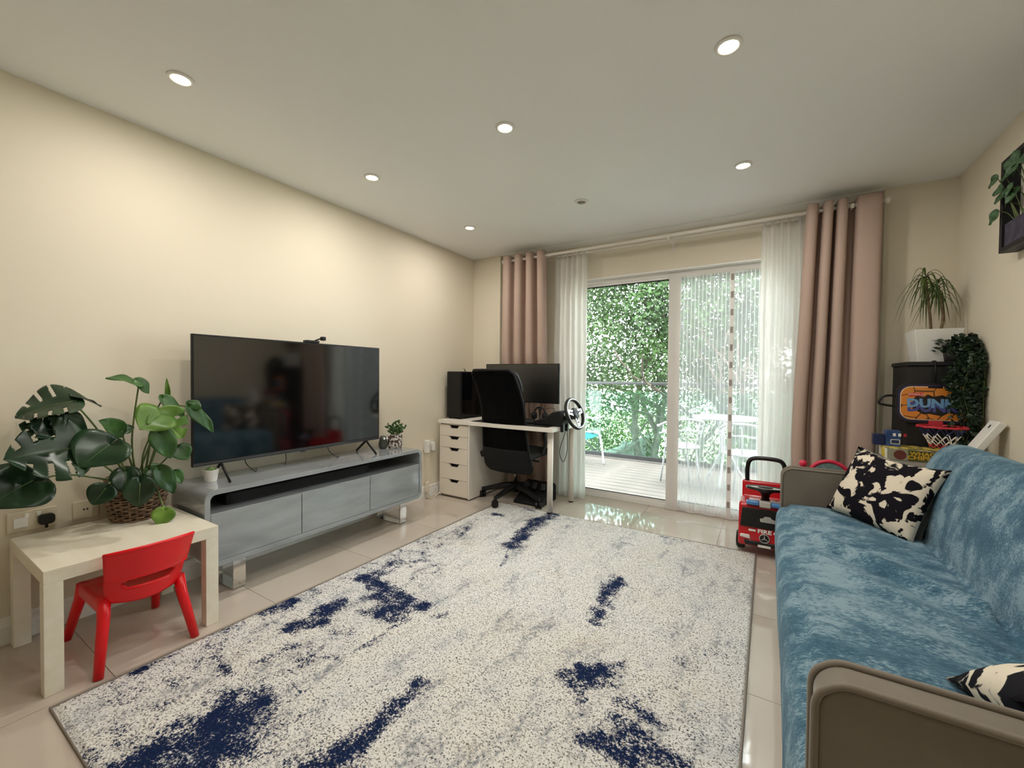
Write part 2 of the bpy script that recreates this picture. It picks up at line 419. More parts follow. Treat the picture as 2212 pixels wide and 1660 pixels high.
# patio furniture
PGREY = mat('pale_grey_patio_metal', '#8f9396', .4)
TEAL = cloth_mat('teal_sling_fabric', '#2f6a6c', .3)
pt = thing('patio_table', 'round pale patio table on the balcony behind the mesh screen', 'table', (2.32, 5.2, -.05))
MB().lathe([(.0, .745), (.33, .745), (.34, .755), (.34, .765), (.33, .77), (0, .77)], seg=40).build('table_top', PGREY, pt, smooth=False)
for k in range(3):
    a = 2 * PI * k / 3 + .4
    MB().tube(smooth_path([(.10 * math.cos(a), .1 * math.sin(a), .745), (.05 * math.cos(a), .05 * math.sin(a), .4), (.25 * math.cos(a), .25 * math.sin(a), 0)], 6), .012, 8).build('leg', PGREY, pt, smooth=True)
def patio_chair(label, loc, rz):
    t = thing('patio_chair', label, 'chair', loc, rz, group='patio chairs on the balcony')
    MB().lathe([(0, .43), (.19, .43), (.21, .445), (.19, .46), (0, .455)], seg=32).build('seat', PGREY, t, smooth=True)
    arc = [(.24 * math.cos(a), .24 * math.sin(a), .66 + .1 * max(0, -math.sin(a))) for a in [math.radians(x) for x in range(160, 381, 10)]]
    MB().tube(arc, .013, 8).build('back_rail', PGREY, t, smooth=True)
    arc2 = [(.22 * math.cos(a), .22 * math.sin(a), .58 + .06 * max(0, -math.sin(a))) for a in [math.radians(x) for x in range(170, 371, 10)]]
    MB().tube(arc2, .009, 8).build('back_rail', PGREY, t, smooth=True)
    for a in (200, 235, 270, 305, 340):
        r_ = math.radians(a); MB().tube([(.19 * math.cos(r_), .19 * math.sin(r_), .45), (.235 * math.cos(r_), .235 * math.sin(r_), .66 + .1 * max(0, -math.sin(r_)))], .006, 6).build('back_slat', PGREY, t, smooth=True)
    for a in (45, 135, 225, 315):
        r_ = math.radians(a); MB().tube([(.17 * math.cos(r_), .17 * math.sin(r_), .44), (.23 * math.cos(r_), .23 * math.sin(r_), 0)], .011, 8).build('leg', PGREY, t, smooth=True)
patio_chair('pale metal patio chair left of the round balcony table', (1.9, 4.93, -.05), .5)
patio_chair('pale metal patio chair right of the round balcony table', (2.56, 4.78, -.05), -.2)
sc = thing('sling_chair', 'teal sling garden chair with bent grey tube frame', 'chair', (.42, 5.32, -.05), -.25)
for s in (-.25, .25):
    MB().tube(smooth_path([(.36, s, .68), (.25, s, .63), (-.1, s, .6), (-.22, s, .4), (-.26, s, 0)], 6), .014, 8).build('side_frame', PGREY, sc, smooth=True)
    MB().tube(smooth_path([(-.3, s, .95), (-.18, s, .45), (.1, s, .42), (.28, s, .4), (.36, s, 0)], 6), .014, 8).build('side_frame', PGREY, sc, smooth=True)
MB().grid(lambda u, v: (lambda q: (q.x, -.25 + .5 * v, q.z + .0 - .03 * math.sin(PI * v)))(smooth_path([(-.3, 0, .95), (-.18, 0, .45), (.1, 0, .42), (.28, 0, .4)], 8)[int(u * 24)]), 24, 6).build('sling', TEAL, sc, smooth=True, solid=.004)

# ------------------------------------------------------------------ downlights
LENS, nt_, b_ = new_mat('lit_downlight_lens'); b_.inputs['Emission Color'].default_value = lin((1, .86, .6)); b_.inputs['Emission Strength'].default_value = 9; b_.inputs['Base Color'].default_value = (1, 1, 1, 1)
def downlight(x, y, label):
    t = thing('downlight', label, 'ceiling light', (x, y, H - .001), group='recessed ceiling downlights')
    MB().lathe([(.034, -.004), (.036, -.008), (.045, -.006), (.048, 0), (.034, 0), (.034, -.004)], seg=28, cap=False).build('trim_ring', WHITE, t, smooth=True)
    MB().lathe([(0, -.0035), (.034, -.0035), (.034, -.001), (0, -.001)], seg=24).build('lens', LENS, t)
    ld = bpy.data.lights.new('lamp', 'AREA'); ld.shape = 'DISK'; ld.size = .07; ld.energy = LAMP_W; ld.color = (1, .95, .88)
    lo = bpy.data.objects.new('lamp', ld); COL.objects.link(lo); lo.parent = t; lo.location = (0, 0, -.012)
for x, y, l in ((.585, .767, 'lit downlight above the monstera plant, nearest the left wall'), (2.575, 1.76, 'lit downlight at the top right, nearest the sofa'),
                (1.58, 1.76, 'lit downlight in the middle of the ceiling above the rug'), (.577, 1.77, 'lit downlight above the television'),
                (2.577, 2.782, 'lit downlight near the right curtain'), (.566, 2.79, 'lit downlight above the office chair and drawers')):
    downlight(x, y, l)
downlight(1.58, .767, 'added out-of-view downlight above the near end of the rug'); downlight(2.575, .767, 'added out-of-view downlight above the near sofa arm')  # two added lamps out of view, carrying the ceiling grid on towards the camera
t = thing('ceiling_vent', 'small round unlit vent in the ceiling before the window', 'vent', (1.571, 2.778, H - .001))
MB().lathe([(.03, -.004), (.033, -.009), (.045, -.006), (.048, 0), (.03, 0), (.03, -.004)], seg=28, cap=False).build('trim_ring', WHITE, t, smooth=True)
MB().lathe([(0, -.003), (.03, -.003), (.03, -.001), (0, -.001)], seg=24).build('grille', mat('grey_mesh', '#77726a', .6), t)
# ================================================================== CURTAINS
CURT = cloth_mat('dusty_pink_curtain_cloth', '#c8b0a2', .14, bump=.3, bscale=500)
SHEER = cloth_mat('white_voile', '#faf8f5', .68, alpha=.8, bump=.1)
RODM = mat('white_rod_metal', '#e9e3d8', .35)
YR, ZR = 3.50, 2.293
rod = thing('curtain_rod', 'white curtain pole with ball finials holding the pink curtains', 'curtain rod', (1.9, YR, ZR))
MB().cyl((.46, YR, ZR), (3.335, YR, ZR), .0125, seg=16).build('pole', RODM, rod, smooth=True, world=True)
for x in (.452, 3.345): MB().lathe([(0, -.023), (.012, -.02), (.02, -.012), (.023, 0), (.02, .012), (.012, .02), (0, .023)], (x, YR, ZR), 18).build('finial', RODM, rod, smooth=True, world=True)
for x in (.66, 2.02, 3.17):
    b = MB().bb((x - .012, YREC - .006, ZR - .06), (x + .012, YREC, ZR + .03)); b.bb((x - .006, YR - .004, ZR - .02), (x + .006, YREC - .006, ZR - .013)); b.bb((x - .01, YR - .016, ZR - .02), (x + .01, YR - .0126, ZR + .01))
    b.build('bracket', RODM, rod, world=True)
rod2 = thing('sheer_rod', 'thin white pole behind the curtain pole for the sheers', 'curtain rod', (1.9, 3.62, 2.298))
MB().cyl((.5, 3.62, 2.298), (3.3, 3.62, 2.298), .008, seg=12).build('pole', RODM, rod2, smooth=True, world=True)

def curtain(name, label, path, yc, z0, z1, m, spread, nv=30, group='curtains at the balcony door', eyelets=False, thick=.003, wob=.012, seed=1, push=0):
    xs_ = [p[0] for p in path]; xm = sum(xs_) / len(xs_)
    t = thing(name, label, 'curtain', (xm, yc, z0), group=group)
    sp = smooth_path([(p[0], p[1], 0) for p in path], 5); n = len(sp) - 1
    def fn(u, v):
        q = sp[int(round(u * n))]; z = z1 + (z0 - z1) * v
        x = q.x; y = q.y * (1 - .25 * v)
        e = min(1, v * 1.4); x += spread[0] * e * (1 - u) + spread[1] * e * u
        y += wob * e * noise.noise(Vector((x * 6 + seed, z * 1.1, 0))); x += wob * e * noise.noise(Vector((x * 5, z * 1.3, seed + 4)))
        if push:                                          # pressed back by the desk standing in front
            k = max(0, min(1, (1.35 - z) / .5)); k = k * k * (3 - 2 * k); y = y * (1 - .45 * k) + push * k
        return (x, yc + y, z)
    MB().grid(fn, n, nv).build('cloth', m, t, smooth=True, world=True, solid=thick)
    if eyelets:
        for i in range(n):
            a, b = sp[i].y, sp[i + 1].y
            if a * b < 0:
                x = sp[i].x + (sp[i + 1].x - sp[i].x) * (abs(a) / (abs(a) + abs(b)))
                MB().tube([(x, YR + .021 * math.cos(k * PI / 9), ZR + .021 * math.sin(k * PI / 9)) for k in range(18)], .004, 6, closed=True).build('eyelet', CHROME, t, smooth=True, world=True)
    return t
A = .048
pathL = [(.462, .0), (.472, -A), (.535, -A * 1.05), (.552, A * .8), (.590, A), (.606, -A), (.662, -A), (.680, A), (.715, A), (.732, -A), (.785, -A), (.802, A), (.838, A), (.852, -A), (.905, -A), (.92, .01)]
curtain('curtain', 'dusty pink eyelet curtain drawn to the left, behind the desk', pathL, YR, .03, 2.335, CURT, (-.015, .03), eyelets=True, seed=2, push=.125, nv=40)
pathR = [(2.925, .015), (2.94, -A), (2.985, -A * .9), (3.0, A), (3.015, A * .8), (3.026, -A), (3.066, -A), (3.078, A), (3.088, A), (3.1, -A), (3.143, -A), (3.155, A * .9), (3.185, A), (3.2, -A * .7), (3.25, -A * 1.1), (3.31, -A), (3.322, .0)]
curtain('curtain', 'dusty pink eyelet curtain drawn to the right, behind the sofa', pathR, YR, .03, 2.335, CURT, (-.055, -.005), eyelets=True, seed=5)
def sheer_path(x0, x1, per, amp, seed):
    r = random.Random(seed); p = []; x = x0; s = 1
    while x < x1:
        p.append((x, s * amp * r.uniform(.6, 1.2))); x += per * r.uniform(.35, .65); s = -s
    p.append((x1, 0)); return p
curtain('sheer_curtain', 'white sheer curtain left of the glass door', sheer_path(.955, 1.288, .055, .016, 3), 3.62, .012, 2.325, SHEER, (0, .012), group='sheer curtains at the balcony door', thick=0.0008, wob=.02, seed=7)
curtain('sheer_curtain', 'white sheer curtain right of the mesh screen', sheer_path(2.662, 3.2, .055, .016, 4), 3.62, .012, 2.325, SHEER, (0.0, 0), group='sheer curtains at the balcony door', thick=0.0008, wob=.02, seed=9)

# magnetic mesh screen hung in the doorway
def net_mat():
    m, nt, b = new_mat('striped_white_netting'); out = nt.nodes['Material Output']
    b.inputs['Base Color'].default_value = lin('#f4f4f6'); b.inputs['Roughness'].default_value = .9
    tl = nt.nodes.new('ShaderNodeBsdfTranslucent'); tl.inputs[0].default_value = lin('#f4f4f8')
    mx = nt.nodes.new('ShaderNodeMixShader'); mx.inputs[0].default_value = .5
    nt.links.new(b.outputs[0], mx.inputs[1]); nt.links.new(tl.outputs[0], mx.inputs[2])
    tc = nt.nodes.new('ShaderNodeTexCoord'); sp = nt.nodes.new('ShaderNodeSeparateXYZ'); nt.links.new(tc.outputs['Object'], sp.inputs[0])
    mu = nt.nodes.new('ShaderNodeMath'); mu.operation = 'MULTIPLY'; mu.inputs[1].default_value = 1 / .029; nt.links.new(sp.outputs[0], mu.inputs[0])
    fr_ = nt.nodes.new('ShaderNodeMath'); fr_.operation = 'FRACT'; nt.links.new(mu.outputs[0], fr_.inputs[0])
    lt = nt.nodes.new('ShaderNodeMath'); lt.operation = 'LESS_THAN'; lt.inputs[1].default_value = .22; nt.links.new(fr_.outputs[0], lt.inputs[0])
    ma = nt.nodes.new('ShaderNodeMath'); ma.operation = 'MULTIPLY_ADD'; ma.inputs[1].default_value = .36; ma.inputs[2].default_value = .33; nt.links.new(lt.outputs[0], ma.inputs[0])
    tr_ = nt.nodes.new('ShaderNodeBsdfTransparent'); m2 = nt.nodes.new('ShaderNodeMixShader')
    nt.links.new(ma.outputs[0], m2.inputs[0]); nt.links.new(tr_.outputs[0], m2.inputs[1]); nt.links.new(mx.outputs[0], m2.inputs[2]); nt.links.new(m2.outputs[0], out.inputs[0])
    return m
NET = net_mat(); TAPE = cloth_mat('white_hem_tape', '#f1ede9', .3)
ms = thing('mesh_door_screen', 'white striped magnetic mesh fly screen hanging in the doorway', 'screen', (2.33, 3.785, .003))
def net(x0, x1, z0, z1):
    return MB().grid(lambda u, v: (x0 + (x1 - x0) * u, 3.785 + .006 * noise.noise(Vector((u * 3 + x0, v * 4, 1))), z0 + (z1 - z0) * v), 14, 30)
net(2.07, 2.455, .02, 2.03).build('net_panel', NET, ms, smooth=True, world=True)
net(2.475, 2.80, .02, 2.03).build('net_panel', NET, ms, smooth=True, world=True)
MB().bb((1.978, 3.778, .003), (2.075, 3.782, 2.05)).build('hem_tape', TAPE, ms, world=True)
MB().bb((2.075, 3.778, 2.015), (2.80, 3.782, 2.05)).build('hem_tape', TAPE, ms, world=True)
MB().bb((2.68, 3.776, .003), (2.70, 3.779, 2.03)).build('hem_tape', TAPE, ms, world=True)
hm = MB().grid(lambda u, v: (2.07 + .73 * u, 3.77 + .012 * math.sin(u * 31) - .008 * v, .004 + .018 * v), 40, 2); hm.build('hem_tape', TAPE, ms, smooth=True, world=True, solid=.002)
MB().bb((2.450, 3.775, .003), (2.482, 3.780, 2.03)).build('seam_tape', TAPE, ms, world=True)
MAG = mat('brown_magnet', '#9d948f', .6)
mg = None
for k in range(14):
    if mg is None: mg = MB().box((0, 0, 0), (.02, .004, .05)).build('magnet', MAG, ms); o = mg
    else: o = dup(mg, parent=ms)
    o.location = (2.466 - 2.33, 3.773 - 3.785, .12 + k * .142)

# ================================================================== RUG
RX0, RX1, RY0, RY1 = .667, 2.675, .36, 3.125
def seg_d(p, a, b):
    ab = b - a; t = max(0, min(1, (p - a).dot(ab) / max(ab.length_squared, 1e-9))); return (p - a - ab * t).length
navy = []   # dyed patches of the rug: polyline on the rug, half width in metres, strength
def patch(pts, w_, s=1.0):
    q = [hit(x, y, 2, .012) for x, y in pts]; q = [Vector((v.x, v.y)) for v in q]
    if len(q) == 1: q = q * 2
    navy.append((q, w_ * 1.45, s * (.62 + .25 * min(1, w_ / .05))))
patch([(330, 1640), (400, 1600), (470, 1560), (520, 1530)], .085); patch([(420, 1640), (500, 1600)], .10); patch([(300, 1600), (420, 1560)], .05, .8)
patch([(900, 1486), (838, 1544), (772, 1603), (712, 1655)], .034); patch([(740, 1650), (660, 1655)], .05, .8)
patch([(1240, 1462), (1300, 1458)], .05); patch([(1310, 1450), (1335, 1432)], .02); patch([(1345, 1515), (1400, 1550)], .028); patch([(1340, 1560), (1380, 1590)], .035); patch([(1300, 1600), (1360, 1640)], .05); patch([(1380, 1610), (1440, 1650)], .045); patch([(1250, 1500), (1265, 1560), (1290, 1640)], .02, .7)
patch([(794, 1250), (850, 1285), (912, 1312)], .045); patch([(800, 1325), (880, 1318)], .04); patch([(930, 1330), (960, 1330)], .02, .8)
patch([(580, 1316), (620, 1300)], .05); patch([(820, 1290), (850, 1330)], .05); patch([(690, 1325), (735, 1305)], .045); patch([(630, 1356), (690, 1345)], .04); patch([(660, 1275), (690, 1262)], .012)
patch([(545, 1432), (620, 1400), (675, 1390)], .02, .9); patch([(462, 1418), (500, 1455)], .018); patch([(560, 1470), (640, 1440), (700, 1400)], .03, .75); patch([(772, 1403), (883, 1336)], .012, .9); patch([(700, 1420), (730, 1425)], .015, .8)
patch([(1339, 1251), (1313, 1285), (1287, 1342)], .036); patch([(1300, 1250), (1320, 1290)], .02, .75)
patch([(1200, 1110), (1150, 1136), (1105, 1180)], .048); patch([(1150, 1130), (1180, 1120)], .05); patch([(1105, 1180), (1083, 1220)], .012, .9); patch([(1068, 1112), (1085, 1114)], .028); patch([(1120, 1096), (1150, 1104)], .02, .8)
patch([(860, 1230), (950, 1170), (1020, 1130)], .06, .62); patch([(800, 1250), (860, 1205)], .04, .75); patch([(990, 1160), (1010, 1140)], .02, .9); patch([(895, 1215), (925, 1212)], .025, .9)
patch([(285, 1455), (340, 1432), (394, 1412)], .012); patch([(165, 1500), (190, 1492)], .01); patch([(560, 1330), (700, 1262), (900, 1175)], .012, .6)
patch([(330, 1480), (560, 1340), (760, 1250), (950, 1165)], .14, .52); patch([(560, 1480), (760, 1330), (960, 1220)], .1, .5); patch([(250, 1560), (600, 1500)], .1, .5); patch([(1380, 1500), (1480, 1600)], .12, .4); patch([(1290, 1280), (1330, 1240)], .07, .42); patch([(1000, 1130), (1150, 1100)], .08, .42); patch([(1470, 1440), (1540, 1400)], .06, .45); patch([(1345, 1173), (1385, 1180)], .012, .8); patch([(1420, 1158), (1500, 1172)], .010, .7); patch([(1200, 1500), (1180, 1560)], .04, .45); patch([(620, 1500), (680, 1540)], .05, .45); patch([(200, 1640), (260, 1650)], .04, .7)
def rug_mat():
    m, nt, b = new_mat('distressed_navy_cream_rug'); L = nt.links
    tc = nt.nodes.new('ShaderNodeTexCoord')
    def nz(scale, detail=5, rough=.6, st=(1, 1, 1)):
        mp = nt.nodes.new('ShaderNodeMapping'); mp.inputs['Scale'].default_value = st; L.new(tc.outputs['Object'], mp.inputs[0])
        n = nt.nodes.new('ShaderNodeTexNoise'); n.inputs['Scale'].default_value = scale; n.inputs['Detail'].default_value = detail; n.inputs['Roughness'].default_value = rough
        L.new(mp.outputs[0], n.inputs['Vector']); return n.outputs['Fac']
    def ramp(x, stops):
        r = nt.nodes.new('ShaderNodeValToRGB'); L.new(x, r.inputs[0]); e = r.color_ramp.elements
        while len(e) < len(stops): e.new(.5)
        for i, (p, c) in enumerate(stops): e[i].position = p; e[i].color = lin(c)
        return r.outputs[0]
    def mix(f, a, c):
        x = nt.nodes.new('ShaderNodeMix'); x.data_type = 'RGBA'; L.new(f, x.inputs[0]); L.new(a, x.inputs[6]); L.new(c, x.inputs[7]); return x.outputs[2]
    def math2(op, a, c):
        x = nt.nodes.new('ShaderNodeMath'); x.operation = op
        for i, q in enumerate((a, c)):
            if isinstance(q, (int, float)): x.inputs[i].default_value = q
            else: L.new(q, x.inputs[i])
        return x.outputs[0]
    base = ramp(nz(3.5, 6, .65), [(.30, '#c6c9cc'), (.42, '#f0efec'), (.62, '#f1eee8'), (.78, '#d3cbbe')])
    tuft = nz(150, 3, .7)
    base = mix(ramp(tuft, [(.37, (1, 1, 1)), (.49, (0, 0, 0))]), base, ramp(nz(2, 2), [(.4, '#4a4d54'), (.6, '#6b6254')]))
    # grey and navy specks scattered where the dye wore off
    sp = math2('ADD', math2('MULTIPLY', nz(4.5, 8, .75, (1.6, .7, 1)), .62), math2('MULTIPLY', nz(75, 3, .7), .38))
    base = mix(ramp(sp, [(.53, (0, 0, 0)), (.62, (.85, .85, .85))]), base, ramp(tuft, [(.3, '#4b5261'), (.7, '#8f97a3')]))
    at = nt.nodes.new('ShaderNodeAttribute'); at.attribute_name = 'dye'
    d = math2('ADD', at.outputs['Fac'], math2('MULTIPLY', math2('SUBTRACT', nz(11, 10, .8), .5), 2.2))
    d = math2('ADD', d, math2('MULTIPLY', math2('SUBTRACT', nz(130, 3, .7), .5), 1.6))
    f = ramp(d, [(.52, (0, 0, 0)), (.72, (1, 1, 1))])
    col = mix(f, base, ramp(tuft, [(.25, '#0d1730'), (.6, '#1c2d55'), (.8, '#3a4c74')]))
    L.new(col, b.inputs['Base Color']); b.inputs['Roughness'].default_value = .95; b.inputs['Specular IOR Level'].default_value = .1
    bp = nt.nodes.new('ShaderNodeBump'); bp.inputs['Strength'].default_value = .9; bp.inputs['Distance'].default_value = .006
    L.new(tuft, bp.inputs['Height']); L.new(bp.outputs[0], b.inputs['Normal'])
    return m
rug = thing('rug', 'large cream and grey rug with worn navy blue patches', 'rug', ((RX0 + RX1) / 2, (RY0 + RY1) / 2, 0))
NU, NV = 250, 344
def rugp(u, v):
    x = RX0 + (RX1 - RX0) * u; y = RY0 + (RY1 - RY0) * v
    e = min(u, 1 - u, v, 1 - v); z = .012 if e > .004 else .006
    return (x, y, z + .0022 * noise.noise(Vector((x * 90, y * 90, 0))) if e > .004 else .004)
rb = MB().grid(rugp, NU, NV)
dye = []
for v in rb.v:
    p = Vector((v.x, v.y)); best = 0
    wv = Vector((noise.noise(Vector((p.x * 9, p.y * 9, 3))), noise.noise(Vector((p.x * 9, p.y * 9, 8))))) * .02
    p = p + wv
    for q, w_, s in navy:
        d = min(seg_d(p, q[i], q[i + 1]) for i in range(len(q) - 1))
        if d < w_ * 2.6: best = max(best, s * math.exp(-(d / w_) ** 2 * .55))
    dye.append(best)
ro = rb.build('pile', rug_mat(), rug, smooth=True, world=True)
at = ro.data.attributes.new('dye', 'FLOAT', 'POINT'); at.data.foreach_set('value', dye)
bn = MB().tube([(RX0, RY0, .006), (RX1, RY0, .006), (RX1, RY1, .006), (RX0, RY1, .006)], .0055, 8, closed=True)
bn.build('bound_edge', mat('taupe_rug_binding', '#8b8178', .9), rug, world=True)

# ================================================================== LEFT SIDE: table, child's chair
LACK = mat('pale_birch_laminate', '#e4dcc8', .4, col2='#eae3d2', nscale=3, nstretch=(1, 8, 8))
tb = thing('side_table', 'square pale birch side table carrying the potted monstera', 'table', (.308, .633, 0))
TX0, TX1, TY0, TY1 = .035, .581, .361, .905
MB().bb((TX0, TY0, .40), (TX1, TY1, .45)).build('table_top', LACK, tb, bevel=.002, world=True)
for x in (TX0, TX1 - .05):
    for y in (TY0, TY1 - .05): MB().bb((x, y, 0), (x + .05, y + .05, .40)).build('leg', LACK, tb, bevel=.002, world=True)

RED = mat('red_moulded_plastic', '#e80a18', .3, spec=.5)
ch = thing('child_chair', "red plastic child's chair tucked under the side table", 'chair', (.45, .645, 0))
yc = .645
def backp(u, v):
    y = -.142 + .284 * u; z = .255 + .222 * v; hw = .118 + .024 * v
    yy = y / .142 * hw; k = 1 - (y / .142) ** 2
    return (.545 + .055 * k + .34 * (z - .255) + (.012 if v > .44 else 0), yc + yy, z - .012 * (y / .142) ** 2 * v + (.0 if v > .2 else -.012 * k * (1 - v * 4)))
bk = MB(); NU_, NV_ = 36, 30; g0 = MB().grid(backp, NU_, NV_)
keep = []
for f in g0.f:
    i = f[0] // (NV_ + 1); j = f[0] % (NV_ + 1); u = (i + .5) / NU_; v = (j + .5) / NV_
    du = abs(u - .5) / .33; dv = abs(v - .32) / .1
    if du ** 4 + dv ** 2 < 1: continue
    keep.append(f)
g0.f = keep; g0.build('backrest', RED, ch, smooth=True, world=True, solid=.011)
MB().tube([backp(u / 20, .455) for u in range(21)], .008, 8).build('backrest_lip', RED, ch, smooth=True, world=True)
MB().tube([backp(u / 20, 1) for u in range(21)], .007, 8).build('top_rim', RED, ch, smooth=True, world=True)
st = MB().grid(lambda u, v: (.25 + .31 * u, yc - .135 + .27 * v, .268 - .022 * math.sin(PI * v) * math.sin(PI * min(1, u * 1.2)) - .02 * max(0, .25 - u) * 4 * .6), 16, 16)
st.build('seat', RED, ch, smooth=True, world=True, solid=.016, offset=-1)
for s in (-1, 1):
    MB().bb((.27, yc + s * .128 - .01, .215), (.56, yc + s * .128 + .01, .262)).build('seat_rail', RED, ch, bevel=.008, world=True)
    MB().tube([(.545, yc + s * .12, .27), (.56, yc + s * .125, .2), (.615, yc + s * .154, .001)], [.021, .02, .0155], 14).build('leg', RED, ch, smooth=True, world=True)
    MB().tube([(.29, yc + s * .122, .26), (.275, yc + s * .127, .2), (.185, yc + s * .152, .001)], [.021, .02, .0155], 14).build('leg', RED, ch, smooth=True, world=True)

# wall sockets on the left wall
PLATE = mat('cream_socket_plate', '#d9cfb8', .4)
def socket(label, y0, y1, z0, z1, kind, holes):
    t = thing('wall_socket', label, 'socket', (.0, (y0 + y1) / 2, z0))
    MB().bb((.0005, y0, z0), (.009, y1, z1)).build('face_plate', PLATE, t, bevel=.003, world=True)
    zc = (z0 + z1) / 2
    if kind == 'double':
        for yy in (y0 + (y1 - y0) * .38, y0 + (y1 - y0) * .62): MB().bb((.009, yy - .006, z1 - .03), (.012, yy + .006, z1 - .012)).build('rocker_switch', WHITEP, t, bevel=.001, world=True)
    for hy, hz, w_, h_ in holes: MB().bb((.009, hy - w_ / 2, hz - h_ / 2), (.0095, hy + w_ / 2, hz + h_ / 2)).build('pin_slot', BLACKM, t, world=True)
    return t
s1 = socket('cream double wall socket above the side table', .357, .503, .462, .548, 'double', [(.395, .515, .008, .004), (.386, .497, .003, .007), (.404, .497, .003, .007)])
MB().bb((.009, .375, .48), (.013, .415, .522)).build('safety_cover', WHITEP, s1, bevel=.008, world=True)
pg = thing('mains_plug', 'black mains plug in the double wall socket', 'plug', (.009, .468, .475))
MB().prism(rrect(.05, .044, .014, 5, .468, .501), .0096, .036, lambda u, v, h: (h, u, v)).build('plug_body', BLACKP, pg, bevel=.004, world=True)
MB().tube([(.022, .468, .48), (.022, .468, .462)], .005, 8).build('cable', BLACKP, pg, smooth=True, world=True)
socket('small single wall plate beside the basket', .552, .64, .462, .548, 'single', [(.589, .507, .005, .008), (.6, .507, .005, .008)])

# ------------------------------------------------------------------ monstera in a wicker basket
WICK = mat('brown_wicker', '#58463a', .7, col2='#93795f', nscale=30, bump=.3, bscale=150)
SOIL = mat('potting_soil', '#2a211a', .95, bump=.6, bscale=80)
BX, BY = .128, .745
pm = thing('potted_monstera', 'leafy monstera and pothos in a dark wicker basket on the side table', 'plant', (BX, BY, .45))
def br(z): return .088 + .03 * min(1, z / .12) - .012 * max(0, (z - .13) / .06)
wk = MB()
for k in range(17):
    z = .006 + k * .0112
    wk.tube([((br(z) + .005 * math.sin(12 * a + k * PI)) * math.cos(a), (br(z) + .005 * math.sin(12 * a + k * PI)) * math.sin(a), z + .002 * math.sin(3 * a + k)) for a in [2 * PI * i / 96 for i in range(96)]], .0046, 6, closed=True)
wk.build('woven_basket', WICK, pm, smooth=True)
up = MB()
for i in range(24):
    a = 2 * PI * i / 24; up.tube([(br(z) * math.cos(a), br(z) * math.sin(a), z) for z in (.002, .05, .1, .15, .19)], .004, 6)
up.build('upright_stakes', WICK, pm, smooth=True)
MB().tube([((br(.195) + .002) * math.cos(2 * PI * i / 48), (br(.195) + .002) * math.sin(2 * PI * i / 48), .196 + .002 * math.sin(i * 2.1)) for i in range(48)], .009, 8, closed=True).build('rim', WICK, pm, smooth=True)
MB().lathe([(0, .0), (.086, .0), (.11, .1), (.1, .17), (0, .18)], seg=24).build('soil', SOIL, pm, smooth=True)
MLEAF = leaf_mat('dark_monstera_leaf', '#16301d', '#28482b', .3, .12, 9)
MLEAF2 = leaf_mat('mid_green_leaf', '#2c5227', '#4a7436', .35, .2, 9)
MLEAF3 = leaf_mat('light_green_leaf', '#577f2f', '#7ea446', .35, .3, 9)
VEIN = mat('pale_leaf_vein', '#55703f', .5)
STEMM = mat('green_stem', '#4d6a35', .5, col2='#6d7d45', nscale=12)
def leaf(parent, B, T, W, m, nrm=(1, -.35, .5), slits=0, droop=.12, fold=.18, heart=.2, name='leaf', twist=0, wpos=None, seed=0):
    B = Vector(B); T = Vector(T); L = T - B; n = Vector(nrm).normalized(); n = (n - L * (n.dot(L) / L.length_squared)).normalized()
    if twist: n = Matrix.Rotation(twist, 3, L.normalized()) @ n
    S = n.cross(L).normalized(); NL, NW = (84, 20) if slits else (20, 8)
    mb = MB(); rnd = random.Random(seed)
    def wid(t):
        if t < 0: return 0
        return W * .5 * (math.sin(PI * min(1, t) ** .62) ** .75) * (1 if t < .97 else .8)
    def pt(u, v):
        t = u; s = v * 2 - 1; w_ = wid(max(.0, t))
        back = heart * abs(s) ** 1.2 * (1 - t) ** 3          # basal lobes reach behind the stalk
        p = B + L * (t - back) + S * (s * w_) + n * (fold * abs(s) * w_ - droop * L.length * t * t * 1.0 + .04 * L.length * math.sin(t * 9 + s * 3 + seed) * abs(s))
        return p
    mb.grid(pt, NL, NW)
    if slits:
        kp = []
        for f in mb.f:
            i = f[0] // (NW + 1); j = f[0] % (NW + 1); u = (i + .5) / NL; s = abs((j + .5) / NW * 2 - 1); side = j >= NW / 2
            ph = (u * slits + (.35 if side else 0) - s * .5) % 1
            if .16 < u < .88 and s > .42 and ph < .26: continue
            kp.append(f)
        mb.f = kp
    o = mb.build(name, m, parent, smooth=True, world=True, solid=.0012)
    if W > .1 and L.length > .06:
        MB().tube([pt(i / 12, .5) + n * .0012 for i in range(12)], [.0022 * (1 - i / 14) for i in range(12)], 5).build('midrib', VEIN, o, smooth=True, world=False)
        rb_ = o.children[0]; rb_.data.transform(Matrix.Translation(-parent.location))
    return o
def stem(parent, pts, r0=.0045, r1=.003, m=None):
    sp = smooth_path(pts, 6); n = len(sp); MB().tube(sp, [r0 + (r1 - r0) * i / n for i in range(n)], 7).build('stem', m or STEMM, parent, smooth=True, world=True)
def P(px, py, x): return hit(px, py, 0, x)
top = Vector((BX, BY, .64))
def mleaf(b, bx, t, tx, W, m, nrm=(1, -.35, .5), slits=0, via=None, stemit=True, root=(0, 0), **k):
    B = P(b[0], b[1], bx); T = P(t[0], t[1], tx)
    leaf(pm, B, T, W, m, nrm, slits, **k)
    if stemit:
        r = top + Vector((root[0], root[1], -.01)); mid = P(via[0], via[1], (bx + BX) / 2) if via else r.lerp(B, .55) + Vector((0, 0, .03))
        stem(pm, [r, mid, B])
mleaf((158, 868), .26, (28, 888), .24, .26, MLEAF, (.45, -.3, 1), 4.5, via=(215, 935), seed=1, droop=.2, root=(0, -.03))
mleaf((165, 858), .24, (222, 874), .20, .10, MLEAF, (.4, -.2, 1), 0, stemit=False, seed=2)
